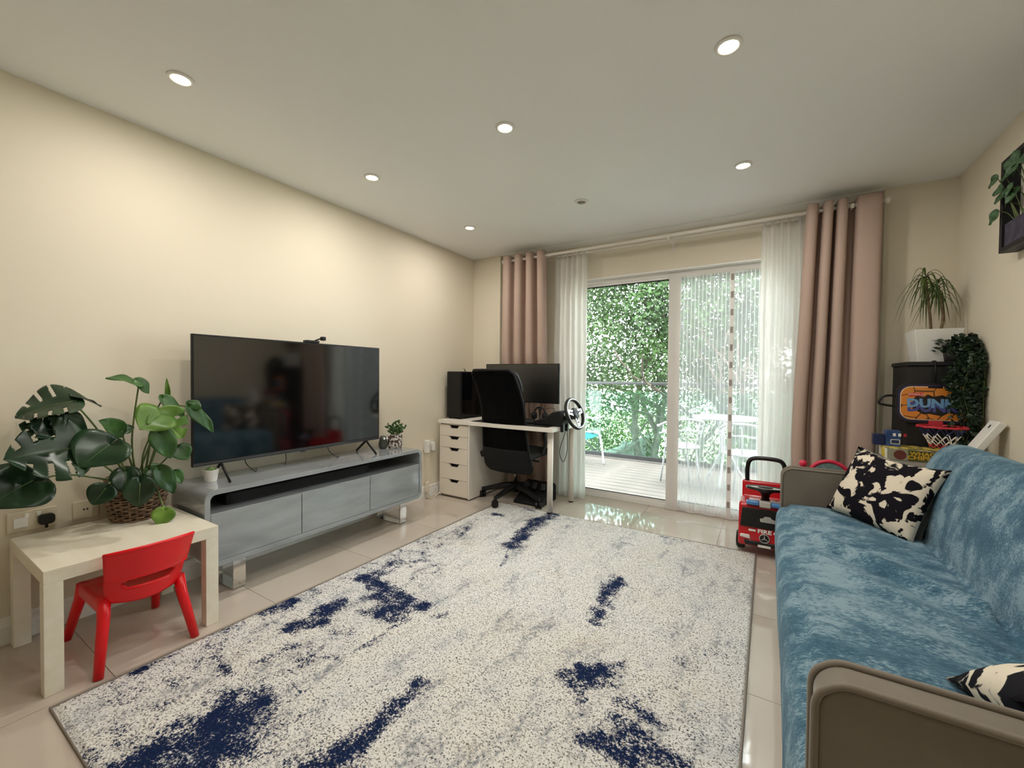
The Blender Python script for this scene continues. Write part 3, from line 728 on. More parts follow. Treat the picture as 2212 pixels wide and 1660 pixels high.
mleaf((128, 915), .22, (192, 935), .22, .13, MLEAF, (.8, -.2, .5), 0, stemit=False, seed=14)
mleaf((165, 968), .33, (12, 988), .36, .29, MLEAF, (.9, -.2, .55), 4.2, via=(230, 1010), seed=3, root=(.02, -.04))
mleaf((110, 930), .28, (42, 915), .26, .13, MLEAF, (.6, -.2, .8), 3, stemit=False, seed=15)
mleaf((236, 962), .38, (172, 1008), .41, .21, MLEAF, (.8, -.2, .75), 0, via=(262, 1000), seed=4, droop=.1, heart=.35, fold=.3, root=(.03, -.03))
mleaf((68, 1040), .30, (-30, 1092), .34, .22, MLEAF, (1, -.3, .6), 0, via=(150, 1026), seed=5, heart=.3, root=(.02, -.05))
mleaf((300, 830), .20, (240, 806), .23, .08, MLEAF2, (.5, -.6, .9), 0, via=(285, 950), seed=6, droop=.25)
mleaf((297, 822), .20, (324, 850), .21, .06, MLEAF2, (.5, -.2, .8), 0, stemit=False, seed=7, droop=.1)
mleaf((347, 897), .30, (303, 925), .34, .17, MLEAF3, (1, -.3, .5), 0, via=(310, 980), seed=8, heart=.3, root=(.02, .02))
mleaf((349, 900), .30, (398, 945), .34, .17, MLEAF3, (1, -.1, .5), 3, stemit=False, seed=9, heart=.3)
mleaf((353, 862), .24, (402, 902), .28, .07, MLEAF2, (.6, -.2, .9), 0, via=(335, 900), seed=10, root=(0, .03))
mleaf((412, 882), .30, (466, 932), .34, .07, MLEAF2, (.5, -.4, .9), 0, via=(372, 890), seed=11, root=(.01, .03))
mleaf((415, 880), .30, (428, 865), .30, .07, MLEAF2, (.8, -.3, .5), 0, stemit=False, seed=12)
mleaf((363, 863), .22, (360, 817), .22, .022, MLEAF3, (1, -.3, 0), 0, via=(335, 930), seed=13, droop=0, fold=.6)
mleaf((262, 932), .24, (218, 908), .27, .09, MLEAF2, (.8, -.3, .7), 0, via=(278, 985), seed=16)
mleaf((262, 930), .22, (290, 922), .22, .06, MLEAF2, (.8, -.3, .7), 0, stemit=False, seed=17)
mleaf((345, 938), .34, (372, 990), .37, .10, MLEAF2, (1, -.2, .5), 0, via=(325, 1000), seed=18, heart=.3, root=(.03, .03))
mleaf((384, 968), .30, (408, 992), .33, .09, MLEAF2, (1, -.2, .5), 0, via=(345, 1005), seed=19, root=(.02, .04))
mleaf((302, 1045), .30, (300, 1097), .30, .115, MLEAF, (1, -.3, .3), 0, seed=20, heart=.35, root=(.06, 0), droop=.05)
mleaf((228, 1056), .26, (199, 1091), .27, .105, MLEAF, (1, -.3, .4), 0, seed=21, heart=.3, root=(.03, -.06))
mleaf((345, 1018), .27, (379, 1066), .29, .085, MLEAF2, (1, -.1, .6), 0, seed=22, heart=.25, root=(.04, .05))
mleaf((378, 1020), .22, (394, 1045), .23, .055, MLEAF2, (1, -.1, .6), 0, seed=23, root=(.02, .06))
mleaf((356, 1104), .33, (345, 1136), .34, .09, MLEAF3, (1, -.2, .7), 0, via=(338, 1055), seed=24, heart=.3, root=(.07, .04), droop=.02)
mleaf((272, 1020), .22, (270, 1065), .27, .11, MLEAF, (1, -.3, .5), 0, seed=25, heart=.3, root=(.04, -.02))
mleaf((320, 1012), .2, (352, 1030), .24, .08, MLEAF2, (1, -.1, .7), 0, seed=26, heart=.2, root=(.03, .03))
# ================================================================== TV UNIT
GREYL = mat('glossy_grey_laminate', '#84888b', .08, spec=.6, col2='#9a9ea1', nscale=2.5, nstretch=(1, .8, 4), coat=.5)
SX0, SX1, SY0, SY1, SZ0, SZ1 = .03, .40, .922, 2.412, .182, .572
ts = thing('tv_stand', 'long glossy grey television unit with rounded corners and three drawers', 'tv stand', ((SX0 + SX1) / 2, (SY0 + SY1) / 2, 0))
cy_, cz_ = (SY0 + SY1) / 2, (SZ0 + SZ1) / 2
outer = rrect(SY1 - SY0, SZ1 - SZ0, .05, 8, cy_, cz_); inner = rrect(SY1 - SY0 - .05, SZ1 - SZ0 - .052, .028, 8, cy_, cz_)
cs = MB(); n = len(outer); k = 0
for ring in (outer, inner):
    for x in (SX0, SX1): cs.v += [Vector((x, u, v)) for u, v in ring]
for i in range(n):
    j = (i + 1) % n
    cs.f += [(i, j, n + j, n + i), (2 * n + i, 3 * n + i, 3 * n + j, 2 * n + j), (n + i, n + j, 3 * n + j, 3 * n + i), (i, 2 * n + i, 2 * n + j, j)]
cs.build('carcass', GREYL, ts, bevel=.002, world=True, angle=50)
MB().bb((SX0 + .002, SY0 + .02, SZ0 + .02), (SX0 + .012, SY1 - .02, SZ1 - .02)).build('back_panel', mat('dark_back_panel', '#4f5254', .5), ts, world=True)
MB().bb((SX0 + .012, SY0 + .025, .436), (SX1 - .008, SY1 - .025, .452)).build('shelf', GREYL, ts, world=True)
dy = [SY0 + .0265, 1.420, 1.914, SY1 - .0265]
for i in range(3): MB().bb((SX1 - .028, dy[i] + .002, .2095), (SX1 - .004, dy[i + 1] - .002, .449)).build('drawer_front', GREYL, ts, bevel=.0015, world=True)
for y0 in (1.077, 2.245):
    lp = MB(); pth = smooth_path([(.33, 0, .181), (.33, 0, .03), (.305, 0, .004), (.10, 0, .004), (.075, 0, .03), (.075, 0, .181)], 8)
    pts = [Vector(p) for p in pth]
    for j, p in enumerate(pts):
        t_ = (pts[min(j + 1, len(pts) - 1)] - pts[max(j - 1, 0)]).normalized(); nn = Vector((t_.z, 0, -t_.x)) * .004
        for q in (p + nn, p - nn):
            for yy in (y0, y0 + .062): lp.v.append(Vector((q.x, yy, max(q.z, .0005))))
    for j in range(len(pts) - 1):
        a = j * 4; b = a + 4; lp.f += [(a, a + 1, b + 1, b), (a + 2, b + 2, b + 3, a + 3), (a, b, b + 2, a + 2), (a + 1, a + 3, b + 3, b + 1)]
    lp.build('loop_leg', CHROME, ts, smooth=False, world=True)
sb = thing('soundbar', 'long black soundbar lying in the open shelf of the television unit', 'soundbar', (.25, 1.52, .452))
MB().bb((.19, 1.06, .4525), (.30, 1.98, .515)).build('body', BLACKM, sb, bevel=.008, world=True)
MB().bb((.3, 1.08, .457), (.303, 1.96, .51)).build('grille', mat('black_speaker_cloth', '#17171a', .9, bump=.3, bscale=800), sb, world=True)

def screen_mat(name, rough):
    m = mat(name, '#050506', rough, spec=1.0); m.node_tree.nodes['Principled BSDF'].inputs['IOR'].default_value = 1.6; return m
SCR = screen_mat('tv_screen_glass', .08)
TVX = .19
tv = thing('television', 'large flat black television on the grey unit', 'television', (TVX, 1.553, .573))
MB().bb((TVX - .012, .948, .660), (TVX + .006, 2.160, 1.356)).build('panel_housing', BLACKP, tv, bevel=.003, world=True)
MB().bb((TVX - .06, 1.15, .70), (TVX - .012, 1.96, 1.12)).build('rear_housing', BLACKM, tv, bevel=.015, world=True)
MB().bb((TVX + .006, .957, .682), (TVX + .0068, 2.151, 1.347)).build('screen', SCR, tv, world=True)
MB().bb((TVX + .004, .95, .662), (TVX + .009, 2.158, .676)).build('lower_bezel', DGREY, tv, bevel=.002, world=True)
MB().bb((TVX + .0, 1.535, .653), (TVX + .008, 1.57, .661)).build('logo_tab', DGREY, tv, bevel=.002, world=True)
for y in (1.085, 2.045):
    f = MB().tube([(TVX + .0, y, .664), (TVX + .03, y - .004, .64), (TVX + .125, y - .012, .5775)], .0095, 8, flat=.6); f.tube([(TVX + .0, y, .664), (TVX - .03, y, .64), (TVX - .11, y, .5775)], .0095, 8, flat=.6)
    f.build('foot', BLACKP, tv, smooth=True, world=True)
for i, pts in enumerate(([(TVX - .03, 1.45, .70), (TVX - .03, 1.46, .62), (TVX - .06, 1.47, .578)], [(TVX - .02, 1.74, .70), (TVX - .02, 1.75, .63), (TVX - .0, 1.80, .5785), (TVX - .02, 1.83, .5785)], [(TVX - .04, 1.22, .70), (TVX - .04, 1.23, .63), (TVX - .02, 1.27, .578), (TVX - .08, 1.31, .578)])):
    MB().tube(smooth_path(pts, 6), .0025, 6).build('cable', BLACKP, tv, smooth=True, world=True)
wc = thing('webcam', 'small black webcam perched on top of the television', 'webcam', (TVX, 1.62, 1.356))
MB().bb((TVX - .03, 1.57, 1.3565), (TVX + .012, 1.66, 1.372)).build('clip_base', BLACKP, wc, bevel=.003, world=True)
MB().tube([(TVX - .005, 1.635, 1.37), (TVX - .0, 1.665, 1.385), (TVX + .0, 1.69, 1.388)], .005, 8).build('arm', BLACKP, wc, smooth=True, world=True)
MB().bb((TVX - .012, 1.675, 1.376), (TVX + .018, 1.705, 1.402)).build('camera_head', BLACKP, wc, bevel=.006, world=True)

SUCC = leaf_mat('succulent_leaf', '#4d6b34', '#7d9a55', .45, .15, 40)
t = thing('potted_succulent', 'tiny succulent in a plain white pot beside the television', 'plant', (.19, 1.035, .573))
MB().lathe([(.0, 0), (.027, 0), (.036, .062), (.033, .062), (.03, .05), (0, .05)], seg=28).build('pot', WHITEP, t, smooth=False)
rnd = random.Random(3)
for k in range(26):
    a = k * 2.4; r = .006 + .026 * (k / 26); e = Vector((math.cos(a) * r, math.sin(a) * r, .078 - .02 * k / 26)); b0 = Vector((math.cos(a) * .004, math.sin(a) * .004, .052))
    MB().tube([b0, b0.lerp(e, .6) + Vector((0, 0, .004)), e], [.003, .0065, .001], 6).build('succulent_leaf', SUCC, t, smooth=True)
def owl_mat():
    m, nt, b = new_mat('grey_circle_print_ceramic'); b.inputs['Roughness'].default_value = .25
    tc = nt.nodes.new('ShaderNodeTexCoord'); vo = nt.nodes.new('ShaderNodeTexVoronoi'); vo.inputs['Scale'].default_value = 55; nt.links.new(tc.outputs['Object'], vo.inputs['Vector'])
    r = nt.nodes.new('ShaderNodeValToRGB'); e = r.color_ramp.elements; e[0].position = .15; e[0].color = lin('#4a3b36'); e[1].position = .28; e[1].color = lin('#d8d2ca')
    x = e.new(.5); x.color = lin('#d8d2ca'); x = e.new(.62); x.color = lin('#55443e')
    nt.links.new(vo.outputs['Distance'], r.inputs[0]); nt.links.new(r.outputs[0], b.inputs['Base Color']); return m
OWL = owl_mat()
t = thing('potted_jade', 'jade plant in a square circle-patterned pot at the end of the television unit', 'plant', (.20, 2.315, .573))
MB().prism(rrect(.098, .098, .03, 5), .01, .105).build('pot', OWL, t, bevel=.008)
for sx in (-.03, .03):
    for sy in (-.03, .03): MB().cyl((sx, sy, 0), (sx, sy, .014), .008).build('pot_foot', OWL, t, smooth=True)
JADE = leaf_mat('jade_leaf', '#284a26', '#4d7540', .35, .15, 30)
rnd = random.Random(8)
for k in range(9):
    a = k * 2.4 + .3; R_ = .02 + .035 * rnd.random(); hh = .15 + .06 * rnd.random(); e = Vector((math.cos(a) * R_ * 1.5, math.sin(a) * R_ * 1.5, hh))
    b0 = Vector((math.cos(a) * .02, math.sin(a) * .02, .09)); spg = MB(); spg.tube([b0, b0.lerp(e, .6), e], [.004, .0035, .002], 6)
    sg = spg.build('sprig', STEMM, t, smooth=True)
    for q in range(6):
        u = .35 + .65 * q / 5; c = b0.lerp(e, u); d = Vector((math.cos(a + q * 2.2), math.sin(a + q * 2.2), .5)).normalized() * .034
        MB().tube([c, c + d * .55, c + d], [.003, .011, .002], 6, flat=.45).build('jade_leaf', JADE, sg, smooth=True)
t = thing('owl_ornament', 'small dark round ceramic ornament behind the patterned pot', 'ornament', (.155, 2.235, .573))
MB().lathe([(.02, 0), (.03, .004), (.036, .03), (.032, .055), (.028, .068), (.03, .08), (.02, .098), (0, .102)], seg=24).build('body', mat('dark_speckled_ceramic', '#2e3330', .3, col2='#5a5f58', nscale=60), t, smooth=True)
for s in (-.014, .014): MB().lathe([(0, -.002), (.009, -.002), (.011, .002), (.008, .004), (0, .004)], (.028, s, .08), 14, Matrix.Rotation(PI / 2, 3, 'Y')).build('eye', WHITEP, t, smooth=True)

# sockets and leads between the unit and the drawers
WBEIGE = mat('off_white_plastic', '#e6dccb', .45)
t = thing('wall_socket', 'white double wall socket with plugs beside the drawer unit', 'socket', (0, 2.90, .45))
MB().bb((.0005, 2.83, .452), (.009, 2.976, .538)).build('face_plate', WBEIGE, t, bevel=.003, world=True)
t = thing('mains_plug', 'white adaptor plug nearest the television unit, in the double socket', 'plug', (.009, 2.865, .44))
MB().bb((.0095, 2.84, .43), (.05, 2.885, .545)).build('plug_body', WHITEP, t, bevel=.006, world=True)
MB().bb((.05, 2.86, .487), (.0508, 2.866, .493)).build('indicator', BLACKM, t, world=True)
t = thing('mains_plug', 'small white plug nearest the drawer unit, in the double socket', 'plug', (.009, 2.945, .44))
MB().bb((.0095, 2.925, .44), (.04, 2.965, .52)).build('plug_body', WHITEP, t, bevel=.005, world=True)
t = thing('extension_lead', 'white inline switch and coiled flex on the floor by the wall', 'cable', (.04, 2.87, 0))
MB().bb((.02, 2.845, .055), (.045, 2.885, .16)).build('inline_box', WBEIGE, t, bevel=.008, world=True)
MB().tube(smooth_path([(.03, 2.865, .16), (.02, 2.855, .3), (.02, 2.86, .44)], 8), .003, 6).build('flex', WBEIGE, t, smooth=True, world=True)
MB().tube([(.045 + .02 * math.sin(a * .5), 2.915 + .075 * math.cos(a), .085 + .08 * math.sin(a)) for a in [i * .2 for i in range(60)]], .0032, 6).build('flex_coil', WBEIGE, t, smooth=True, world=True)
MB().tube(smooth_path([(.03, 2.865, .056), (.04, 2.85, .02), (.07, 2.88, .006), (.06, 2.95, .006), (.05, 3.02, .03)], 8), .0045, 6).build('flex', WBEIGE, t, smooth=True, world=True)

# ================================================================== DESK CORNER
DW = mat('white_desk_laminate', '#efe9df', .4)
DWF = mat('white_drawer_foil', '#ece2d4', .35)
AX0, AX1, AY0, AY1 = .055, .412, 3.005, 3.585
al = thing('drawer_unit', 'white five-drawer unit with cut-out grips supporting the desk', 'drawers', ((AX0 + AX1) / 2, (AY0 + AY1) / 2, 0))
b = MB(); b.bb((AX0, AY0 + .004, .012), (AX0 + .018, AY1, .70)); b.bb((AX1 - .018, AY0 + .004, .012), (AX1, AY1, .70)); b.bb((AX0 + .018, AY0 + .02, .684), (AX1 - .018, AY1, .70)); b.bb((AX0 + .018, AY0 + .02, .012), (AX1 - .018, AY1, .03)); b.bb((AX0 + .018, AY1 - .02, .03), (AX1 - .018, AY1, .684))
b.build('body', DW, al, bevel=.0015, world=True)
MB().bb((AX0 + .01, AY0 + .03, 0), (AX1 - .01, AY1 - .01, .012)).build('plinth', mat('dark_plinth', '#6b6258', .7), al, world=True)
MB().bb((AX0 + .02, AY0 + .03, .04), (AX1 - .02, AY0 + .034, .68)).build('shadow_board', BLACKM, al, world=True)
zz = [.026, .175, .324, .473, .582, .688]
for i in range(5):
    z0, z1 = zz[i] + .0015, zz[i + 1] - .0015; xa, xb = AX0 + .0195, AX1 - .0195; xm = (xa + xb) / 2
    ol = [(xa, z0), (xb, z0), (xb, z1), (xm + .068, z1), (xm + .055, z1 - .008), (xm + .042, z1 - .029), (xm - .042, z1 - .029), (xm - .055, z1 - .008), (xm - .068, z1), (xa, z1)]
    MB().prism(ol, AY0, AY0 + .018, lambda u, v, h: (u, h, v)).build('drawer_front', DWF, al, world=True)
dk_ = thing('desk', 'white rectangular desk with round tube legs by the window', 'desk', (.65, 3.3, 0))
MB().bb((.056, 2.985, .7005), (1.262, 3.585, .734)).build('desk_top', DW, dk_, bevel=.002, world=True)
for (x, y) in ((1.197, 3.085), (1.200, 3.515)):
    z_ = .0125 if y < 3.2 else 0
    lg = MB().cyl((x, y, z_ + .012), (x, y, .70), .0245, .0255, seg=20).build('leg', DW, dk_, smooth=True, world=True)
    MB().cyl((x, y, z_ + .001), (x, y, z_ + .014), .0215, seg=20).build('foot', BLACKP, lg, smooth=True, world=True)

t = thing('computer_tower', 'tall black computer tower standing on the desk by the wall', 'computer', (.15, 3.3, .734))
MB().bb((.058, 3.105, .746), (.235, 3.50, 1.192)).build('case', BLACKM, t, bevel=.006, world=True)
MB().bb((.064, 3.099, .752), (.229, 3.106, 1.186)).build('front_panel', DGREY if False else BLACKP, t, bevel=.002, world=True)
MB().bb((.2351, 3.12, .76), (.238, 3.48, 1.18)).build('side_glass', mat('smoked_side_glass', '#08080a', .1), t, world=True)
for x in (.075, .215):
    for y in (3.14, 3.46): MB().cyl((x, y, .7345), (x, y, .747), .012).build('foot', BLACKP, t, smooth=True, world=True)
MB().tube(smooth_path([(.13, 3.3, 1.19), (.15, 3.26, 1.215), (.19, 3.2, 1.222), (.24, 3.16, 1.20), (.25, 3.17, 1.15)], 6), .003, 6).build('cable', BLACKP, t, smooth=True, world=True)
t = thing('monitor', 'wide black computer monitor on the desk in front of the curtain', 'monitor', (.73, 3.40, .734))
MB().bb((.332, 3.375, .905), (1.133, 3.395, 1.269)).build('panel', BLACKP, t, bevel=.003, world=True)
MB().bb((.338, 3.373, .915), (1.127, 3.3752, 1.263)).build('screen', screen_mat('monitor_screen', .3), t, world=True)
MB().bb((.70, 3.395, .75), (.76, 3.42, 1.1)).build('stand_column', BLACKP, t, bevel=.004, world=True)
MB().bb((.60, 3.30, .7345), (.86, 3.44, .75)).build('stand_base', BLACKP, t, bevel=.004, world=True)
t = tag(MB().bb((.42, 3.02, .7345), (1.20, 3.32, .738)).build('desk_mat', mat('black_desk_mat', '#0c0c0d', .85)), 'black mat covering the middle of the desk', 'desk mat')
t = thing('keyboard', 'black keyboard on the desk mat behind the office chair', 'keyboard', (.8, 3.2, .738))
MB().bb((.58, 3.14, .7385), (1.02, 3.27, .75)).build('case', BLACKP, t, bevel=.003, world=True)
kb = MB()
for i in range(5):
    for j in range(15): kb.bb((.59 + j * .0283, 3.147 + i * .0235, .75), (.614 + j * .0283, 3.167 + i * .0235, .757))
tag(kb.build('keys', DGREY, t, world=True), kind='stuff')
t = thing('headset', 'black headset hanging on a stand below the monitor', 'headset', (.965, 3.33, .738))
MB().lathe([(0, 0.0005), (.04, .0005), (.042, .008), (.01, .012), (.008, .1), (.02, .125), (0, .13)], seg=20).build('stand', BLACKP, t, smooth=True)
MB().tube([(.055 * math.cos(a), 0, .075 + .06 * math.sin(a)) for a in [math.radians(x) for x in range(-20, 201, 10)]], .007, 8).build('headband', BLACKP, t, smooth=True)
for s in (-1, 1): MB().lathe([(0, -.014), (.03, -.014), (.034, 0), (.03, .014), (0, .014)], (s * .055, 0, .055), 18, Matrix.Rotation(PI / 2, 3, 'Y')).build('ear_cup', BLACKM, t, smooth=True)
MB().tube(smooth_path([(.06, 0, .12), (.12, .02, .13), (.15, .02, .08), (.12, 0, .02), (.08, 0, .003)], 8), .0025, 6).build('cable', BLACKP, t, smooth=True)

# racing wheel clamped to the right end of the desk
WC = Vector((1.375, 3.17, .848))
nw = Vector((.93, -.12, .33)).normalized(); uw = Vector((0, 0, 1)); uw = (uw - nw * uw.dot(nw)).normalized(); sw = uw.cross(nw)
RW = Matrix((sw, uw, nw)).transposed()
t = thing('racing_wheel', 'black and silver racing game steering wheel clamped to the desk end', 'steering wheel', (1.2, 3.2, .734))
MB().tube([WC + RW @ Vector((.122 * math.cos(a), .122 * math.sin(a), 0)) for a in [2 * PI * i / 48 for i in range(48)]], .0155, 12, closed=True).build('rim', BLACKP, t, smooth=True, world=True)
MB().tube([WC + RW @ Vector((.122 * math.cos(a), .122 * math.sin(a), .0125)) for a in [2 * PI * i / 48 for i in range(48)]], .0062, 10, closed=True).build('silver_ring', mat('brushed_silver', '#c9ccd0', .3, metal=.8), t, smooth=True, world=True)
SILV = mat('silver_spoke', '#b9bdc2', .35, metal=.6)
hubm = MB().lathe([(0, -.02), (.045, -.02), (.05, .0), (.045, .012), (0, .014)], WC, 24, RW); hubm.build('hub', DGREY, t, smooth=True, world=True)
for a in (90 + 180, 10, 170):
    r_ = math.radians(a); d = Vector((math.cos(r_), math.sin(r_), 0)); q = Vector((-d.y, d.x, 0))
    o = [(d * .03 + q * .026), (d * .115 + q * .02), (d * .115 - q * .02), (d * .03 - q * .026)]
    sp_ = MB(); sp_.v = [WC + RW @ (p + Vector((0, 0, h))) for h in (.004, .011) for p in o]; sp_.f = [(3, 2, 1, 0), (4, 5, 6, 7), (0, 1, 5, 4), (1, 2, 6, 5), (2, 3, 7, 6), (3, 0, 4, 7)]
    s_ = sp_.build('spoke', SILV, t, bevel=.002, world=True)
    for kk in (.05, .075):
        MB().lathe([(0, .011), (.007, .011), (.006, .015), (0, .0155)], WC + RW @ (d * kk), 12, RW).build('button', BLACKP, s_, smooth=True, world=True)
MB().tube([WC - nw * .015, WC - nw * .07], [.035, .045], 18).build('column', BLACKP, t, smooth=True, world=True)
bs = MB(); oo = [(1.02, .7395), (1.27, .7395), (1.29, .76), (1.31, .80), (1.27, .87), (1.2, .855), (1.12, .80), (1.02, .775)]
bs.prism(oo, 3.10, 3.27, lambda u, v, h: (u, h, v)); bs.build('motor_housing', BLACKM, t, bevel=.012, world=True)
MB().bb((1.264, 3.13, .69), (1.29, 3.16, .79)).build('clamp', BLACKP, t, bevel=.004, world=True)
MB().bb((1.264, 3.22, .69), (1.29, 3.25, .79)).build('clamp', BLACKP, t, bevel=.004, world=True)
MB().tube([WC - nw * .045 + RW @ Vector((-.09, .01, 0)), WC - nw * .045 + RW @ Vector((.09, .01, 0))], .012, 8, flat=.4).build('shift_paddle', SILV, t, smooth=True, world=True)
MB().tube(smooth_path([(1.25, 3.26, .70), (1.23, 3.3, .66), (1.19, 3.28, .5), (1.24, 3.25, .42), (1.27, 3.26, .52), (1.25, 3.3, .67), (1.2, 3.35, .69)], 8), .003, 6).build('cable', BLACKP, t, smooth=True, world=True)
t = thing('pedal_set', 'black racing pedals on the floor under the desk', 'pedals', (.92, 3.36, 0))
MB().prism([(-.16, .001), (.14, .001), (.14, .14), (.1, .17), (-.12, .04), (-.16, .03)], .77, 1.06, lambda u, v, h: (h, 3.36 + u, v)).build('base', BLACKM, t, bevel=.012, world=True)
for x in (.83, .92, 1.01):
    MB().tube([(x, 3.42, .10), (x, 3.33, .13)], .008, 8).build('pedal_arm', BLACKP, t, smooth=True, world=True)
    MB().box((x, 3.33, .15), (.04, .012, .06), Matrix.Rotation(-.5, 3, 'X')).build('pedal_plate', DGREY, t, bevel=.002, world=True)

# ------------------------------------------------------------------ office chair
MESHF = cloth_mat('black_chair_mesh', '#08080a', .05, alpha=.93); FABR = mat('black_seat_fabric', '#101013', .95, bump=.3, bscale=500)
oc = thing('office_chair', 'tall black mesh-back office chair pushed up to the desk', 'chair', (.74, 3.29, 0))
cx_, cy0 = .74, 3.29
for k, a in enumerate((196, 268, 340, 52, 124)):
    r_ = math.radians(a); d = Vector((math.cos(r_), math.sin(r_), 0)); on_rug = a == 268
    e = Vector((cx_, cy0, 0)) + d * .325
    zo = .0135 if (e.x > RX0 and e.y < RY1 + .02) else 0
    MB().tube([Vector((cx_, cy0, .135)) + d * .03, Vector((cx_, cy0, .125)) + d * .12, Vector((cx_, cy0, .075 + zo)) + d * .325], [.031, .029, .019], 8, flat=.85).build('base_leg', BLACKP, oc, smooth=False, world=True)
    cst = MB().tube([e + Vector((0, 0, .045 + zo)), e + Vector((0, 0, .085 + zo))], .007, 8).build('caster', BLACKP, oc, smooth=True, world=True)
    q = Vector((-d.y, d.x, 0)); q = (q * .6 + d * .8).normalized()
    for s in (-1, 1): MB().tube([e + q * s * .005 + Vector((0, 0, .0305 + zo)), e + q * s * .027 + Vector((0, 0, .0305 + zo))], .030, 18).build('caster_wheel', BLACKP if s < 0 else BLACKM, cst, smooth=False, world=True)
MB().cyl((cx_, cy0, .08), (cx_, cy0, .17), .034).build('hub', BLACKP, oc, smooth=True, world=True)
MB().cyl((cx_, cy0, .17), (cx_, cy0, .40), .016).build('gas_lift', CHROME, oc, smooth=True, world=True)
MB().bb((cx_ - .09, cy0 - .12, .38), (cx_ + .09, cy0 + .14, .425)).build('tilt_mechanism', BLACKP, oc, bevel=.01, world=True)
MB().tube([(cx_ + .08, cy0 - .02, .40), (cx_ + .27, cy0 - .05, .395)], [.007, .009], 8).build('tilt_lever', BLACKP, oc, smooth=True, world=True)
MB().grid(lambda u, v: (cx_ + .01 - .255 + .51 * u, cy0 - .22 + .46 * v, .465 - .02 * (2 * v - 1) ** 4 - .012 * (2 * u - 1) ** 4 + .006 * math.sin(PI * u)), 14, 14).build('seat', FABR, oc, smooth=True, world=True, solid=.05, offset=0)
# backrest: reclined, waisted, mesh stretched over a rim
def bkp(u, v, off=0):
    z = .30 + .90 * v
    yb = 3.105 - .31 * v + .05 * math.sin(PI * v) - .03 * math.sin(2 * PI * v)
    hw = .232 + .012 * math.cos(PI * min(1, v * 2)) - .012 * max(0, (v - .45) / .55)
    if v > .95: hw -= .035 * ((v - .95) / .05) ** 2
    if v < .06: hw -= .04 * ((.06 - v) / .06) ** 2
    s = 2 * u - 1
    return Vector((.765 + .03 * (v - .5) * 0 + s * hw, yb - .035 * (s * s) * -1 + off, z))
MB().grid(lambda u, v: bkp(u, v), 16, 40).build('backrest_mesh', MESHF, oc, smooth=True, world=True, solid=.018)
rim = [bkp(0, v / 30) for v in range(31)] + [bkp(u / 10, 1) for u in range(1, 10)] + [bkp(1, 1 - v / 30) for v in range(31)] + [bkp(1 - u / 10, 0) for u in range(1, 10)]
MB().tube(rim, .0115, 8, closed=True).build('back_rim', BLACKM, oc, smooth=True, world=True)
MB().grid(lambda u, v: bkp(.0 + u, .0 + .235 * v, -.012) - Vector((0, 0, .0)), 12, 8).build('lumbar_cover', FABR, oc, smooth=True, world=True, solid=.006)
hr = MB().grid(lambda u, v: bkp(-.02 + 1.04 * u, .80 + .195 * v, .03 + .02 * math.sin(PI * v)), 12, 10); hr.build('headrest', mat('charcoal_leather', '#17181b', .5), oc, smooth=True, world=True, solid=.03)
MB().tube([(cx_ + .02, cy0 - .1, .40), (.765, 3.08, .40), (.765, 3.09, .48)], .025, 8, flat=.5).build('back_bracket', BLACKP, oc, smooth=True, world=True)
for s in (-1, 1):
    ar = smooth_path([(cx_ + .02 + s * .265, cy0 - .02, .47), (cx_ + .02 + s * .30, cy0 - .03, .55), (cx_ + .02 + s * .30, cy0 - .04, .64), (cx_ + .02 + s * .29, cy0 + .02, .672), (cx_ + .02 + s * .285, cy0 + .12, .668)], 6)
    MB().tube(ar, .015, 8, flat=1.3).build('armrest', BLACKP, oc, smooth=True, world=True)
# ================================================================== SOFA
VELV = mat('taupe_velvet', '#6f675c', .8, sheen=.4, col2='#7b7367', nscale=5, bump=.15, bscale=400)
PIPE = mat('taupe_piping', '#7d7468', .75, sheen=.3)
sf = thing('sofa', 'taupe velvet sofa bed along the right wall under a blue throw', 'sofa', (3.2, 1.83, 0))
SA0, SA1 = .845, 2.825
def arm_outline(x0, x1, z0, z1, r, n=8):
    o = [(x0, z0)] + [(x0 + r - r * math.cos(a), z1 - r + r * math.sin(a)) for a in [PI / 2 * i / n for i in range(n + 1)]] + [(x1, z1), (x1, z0)]
    return o
for (y0, y1) in ((SA0, SA0 + .072), (SA1 - .072, SA1)):
    ol = arm_outline(2.803, 3.60, .10, .654, .05)
    a_ = MB().prism(ol, y0, y1, lambda u, v, h: (u, h, v)).build('armrest', VELV, sf, bevel=.012, bseg=3, world=True)
    for yy in (y0 + .004, y1 - .004):
        MB().tube([(u - (.002 if u < 2.815 else 0), yy, v + (.002 if v > .6 else 0)) for u, v in ol[:-1]], .0065, 8).build('piping', PIPE, a_, smooth=True, world=True)
MB().bb((2.80, SA0 + .073, .13), (3.45, SA1 - .073, .40)).build('seat_base', VELV, sf, bevel=.03, bseg=3, world=True)
bkol = [(3.34, .38), (3.35, .52), (3.40, .72), (3.475, .822), (3.53, .825), (3.56, .79), (3.52, .5), (3.50, .2), (3.40, .2)]
MB().prism(bkol, SA0 + .074, SA1 - .074, lambda u, v, h: (u, h, v)).build('backrest', VELV, sf, bevel=.02, bseg=3, world=True)
LEGM = mat('dark_wood_leg', '#2b211a', .5)
for x in (2.88, 3.42):
    for y in (.95, 2.72): MB().cyl((x, y, .001), (x, y, .135), .016, .022).build('leg', LEGM, sf, smooth=True, world=True)

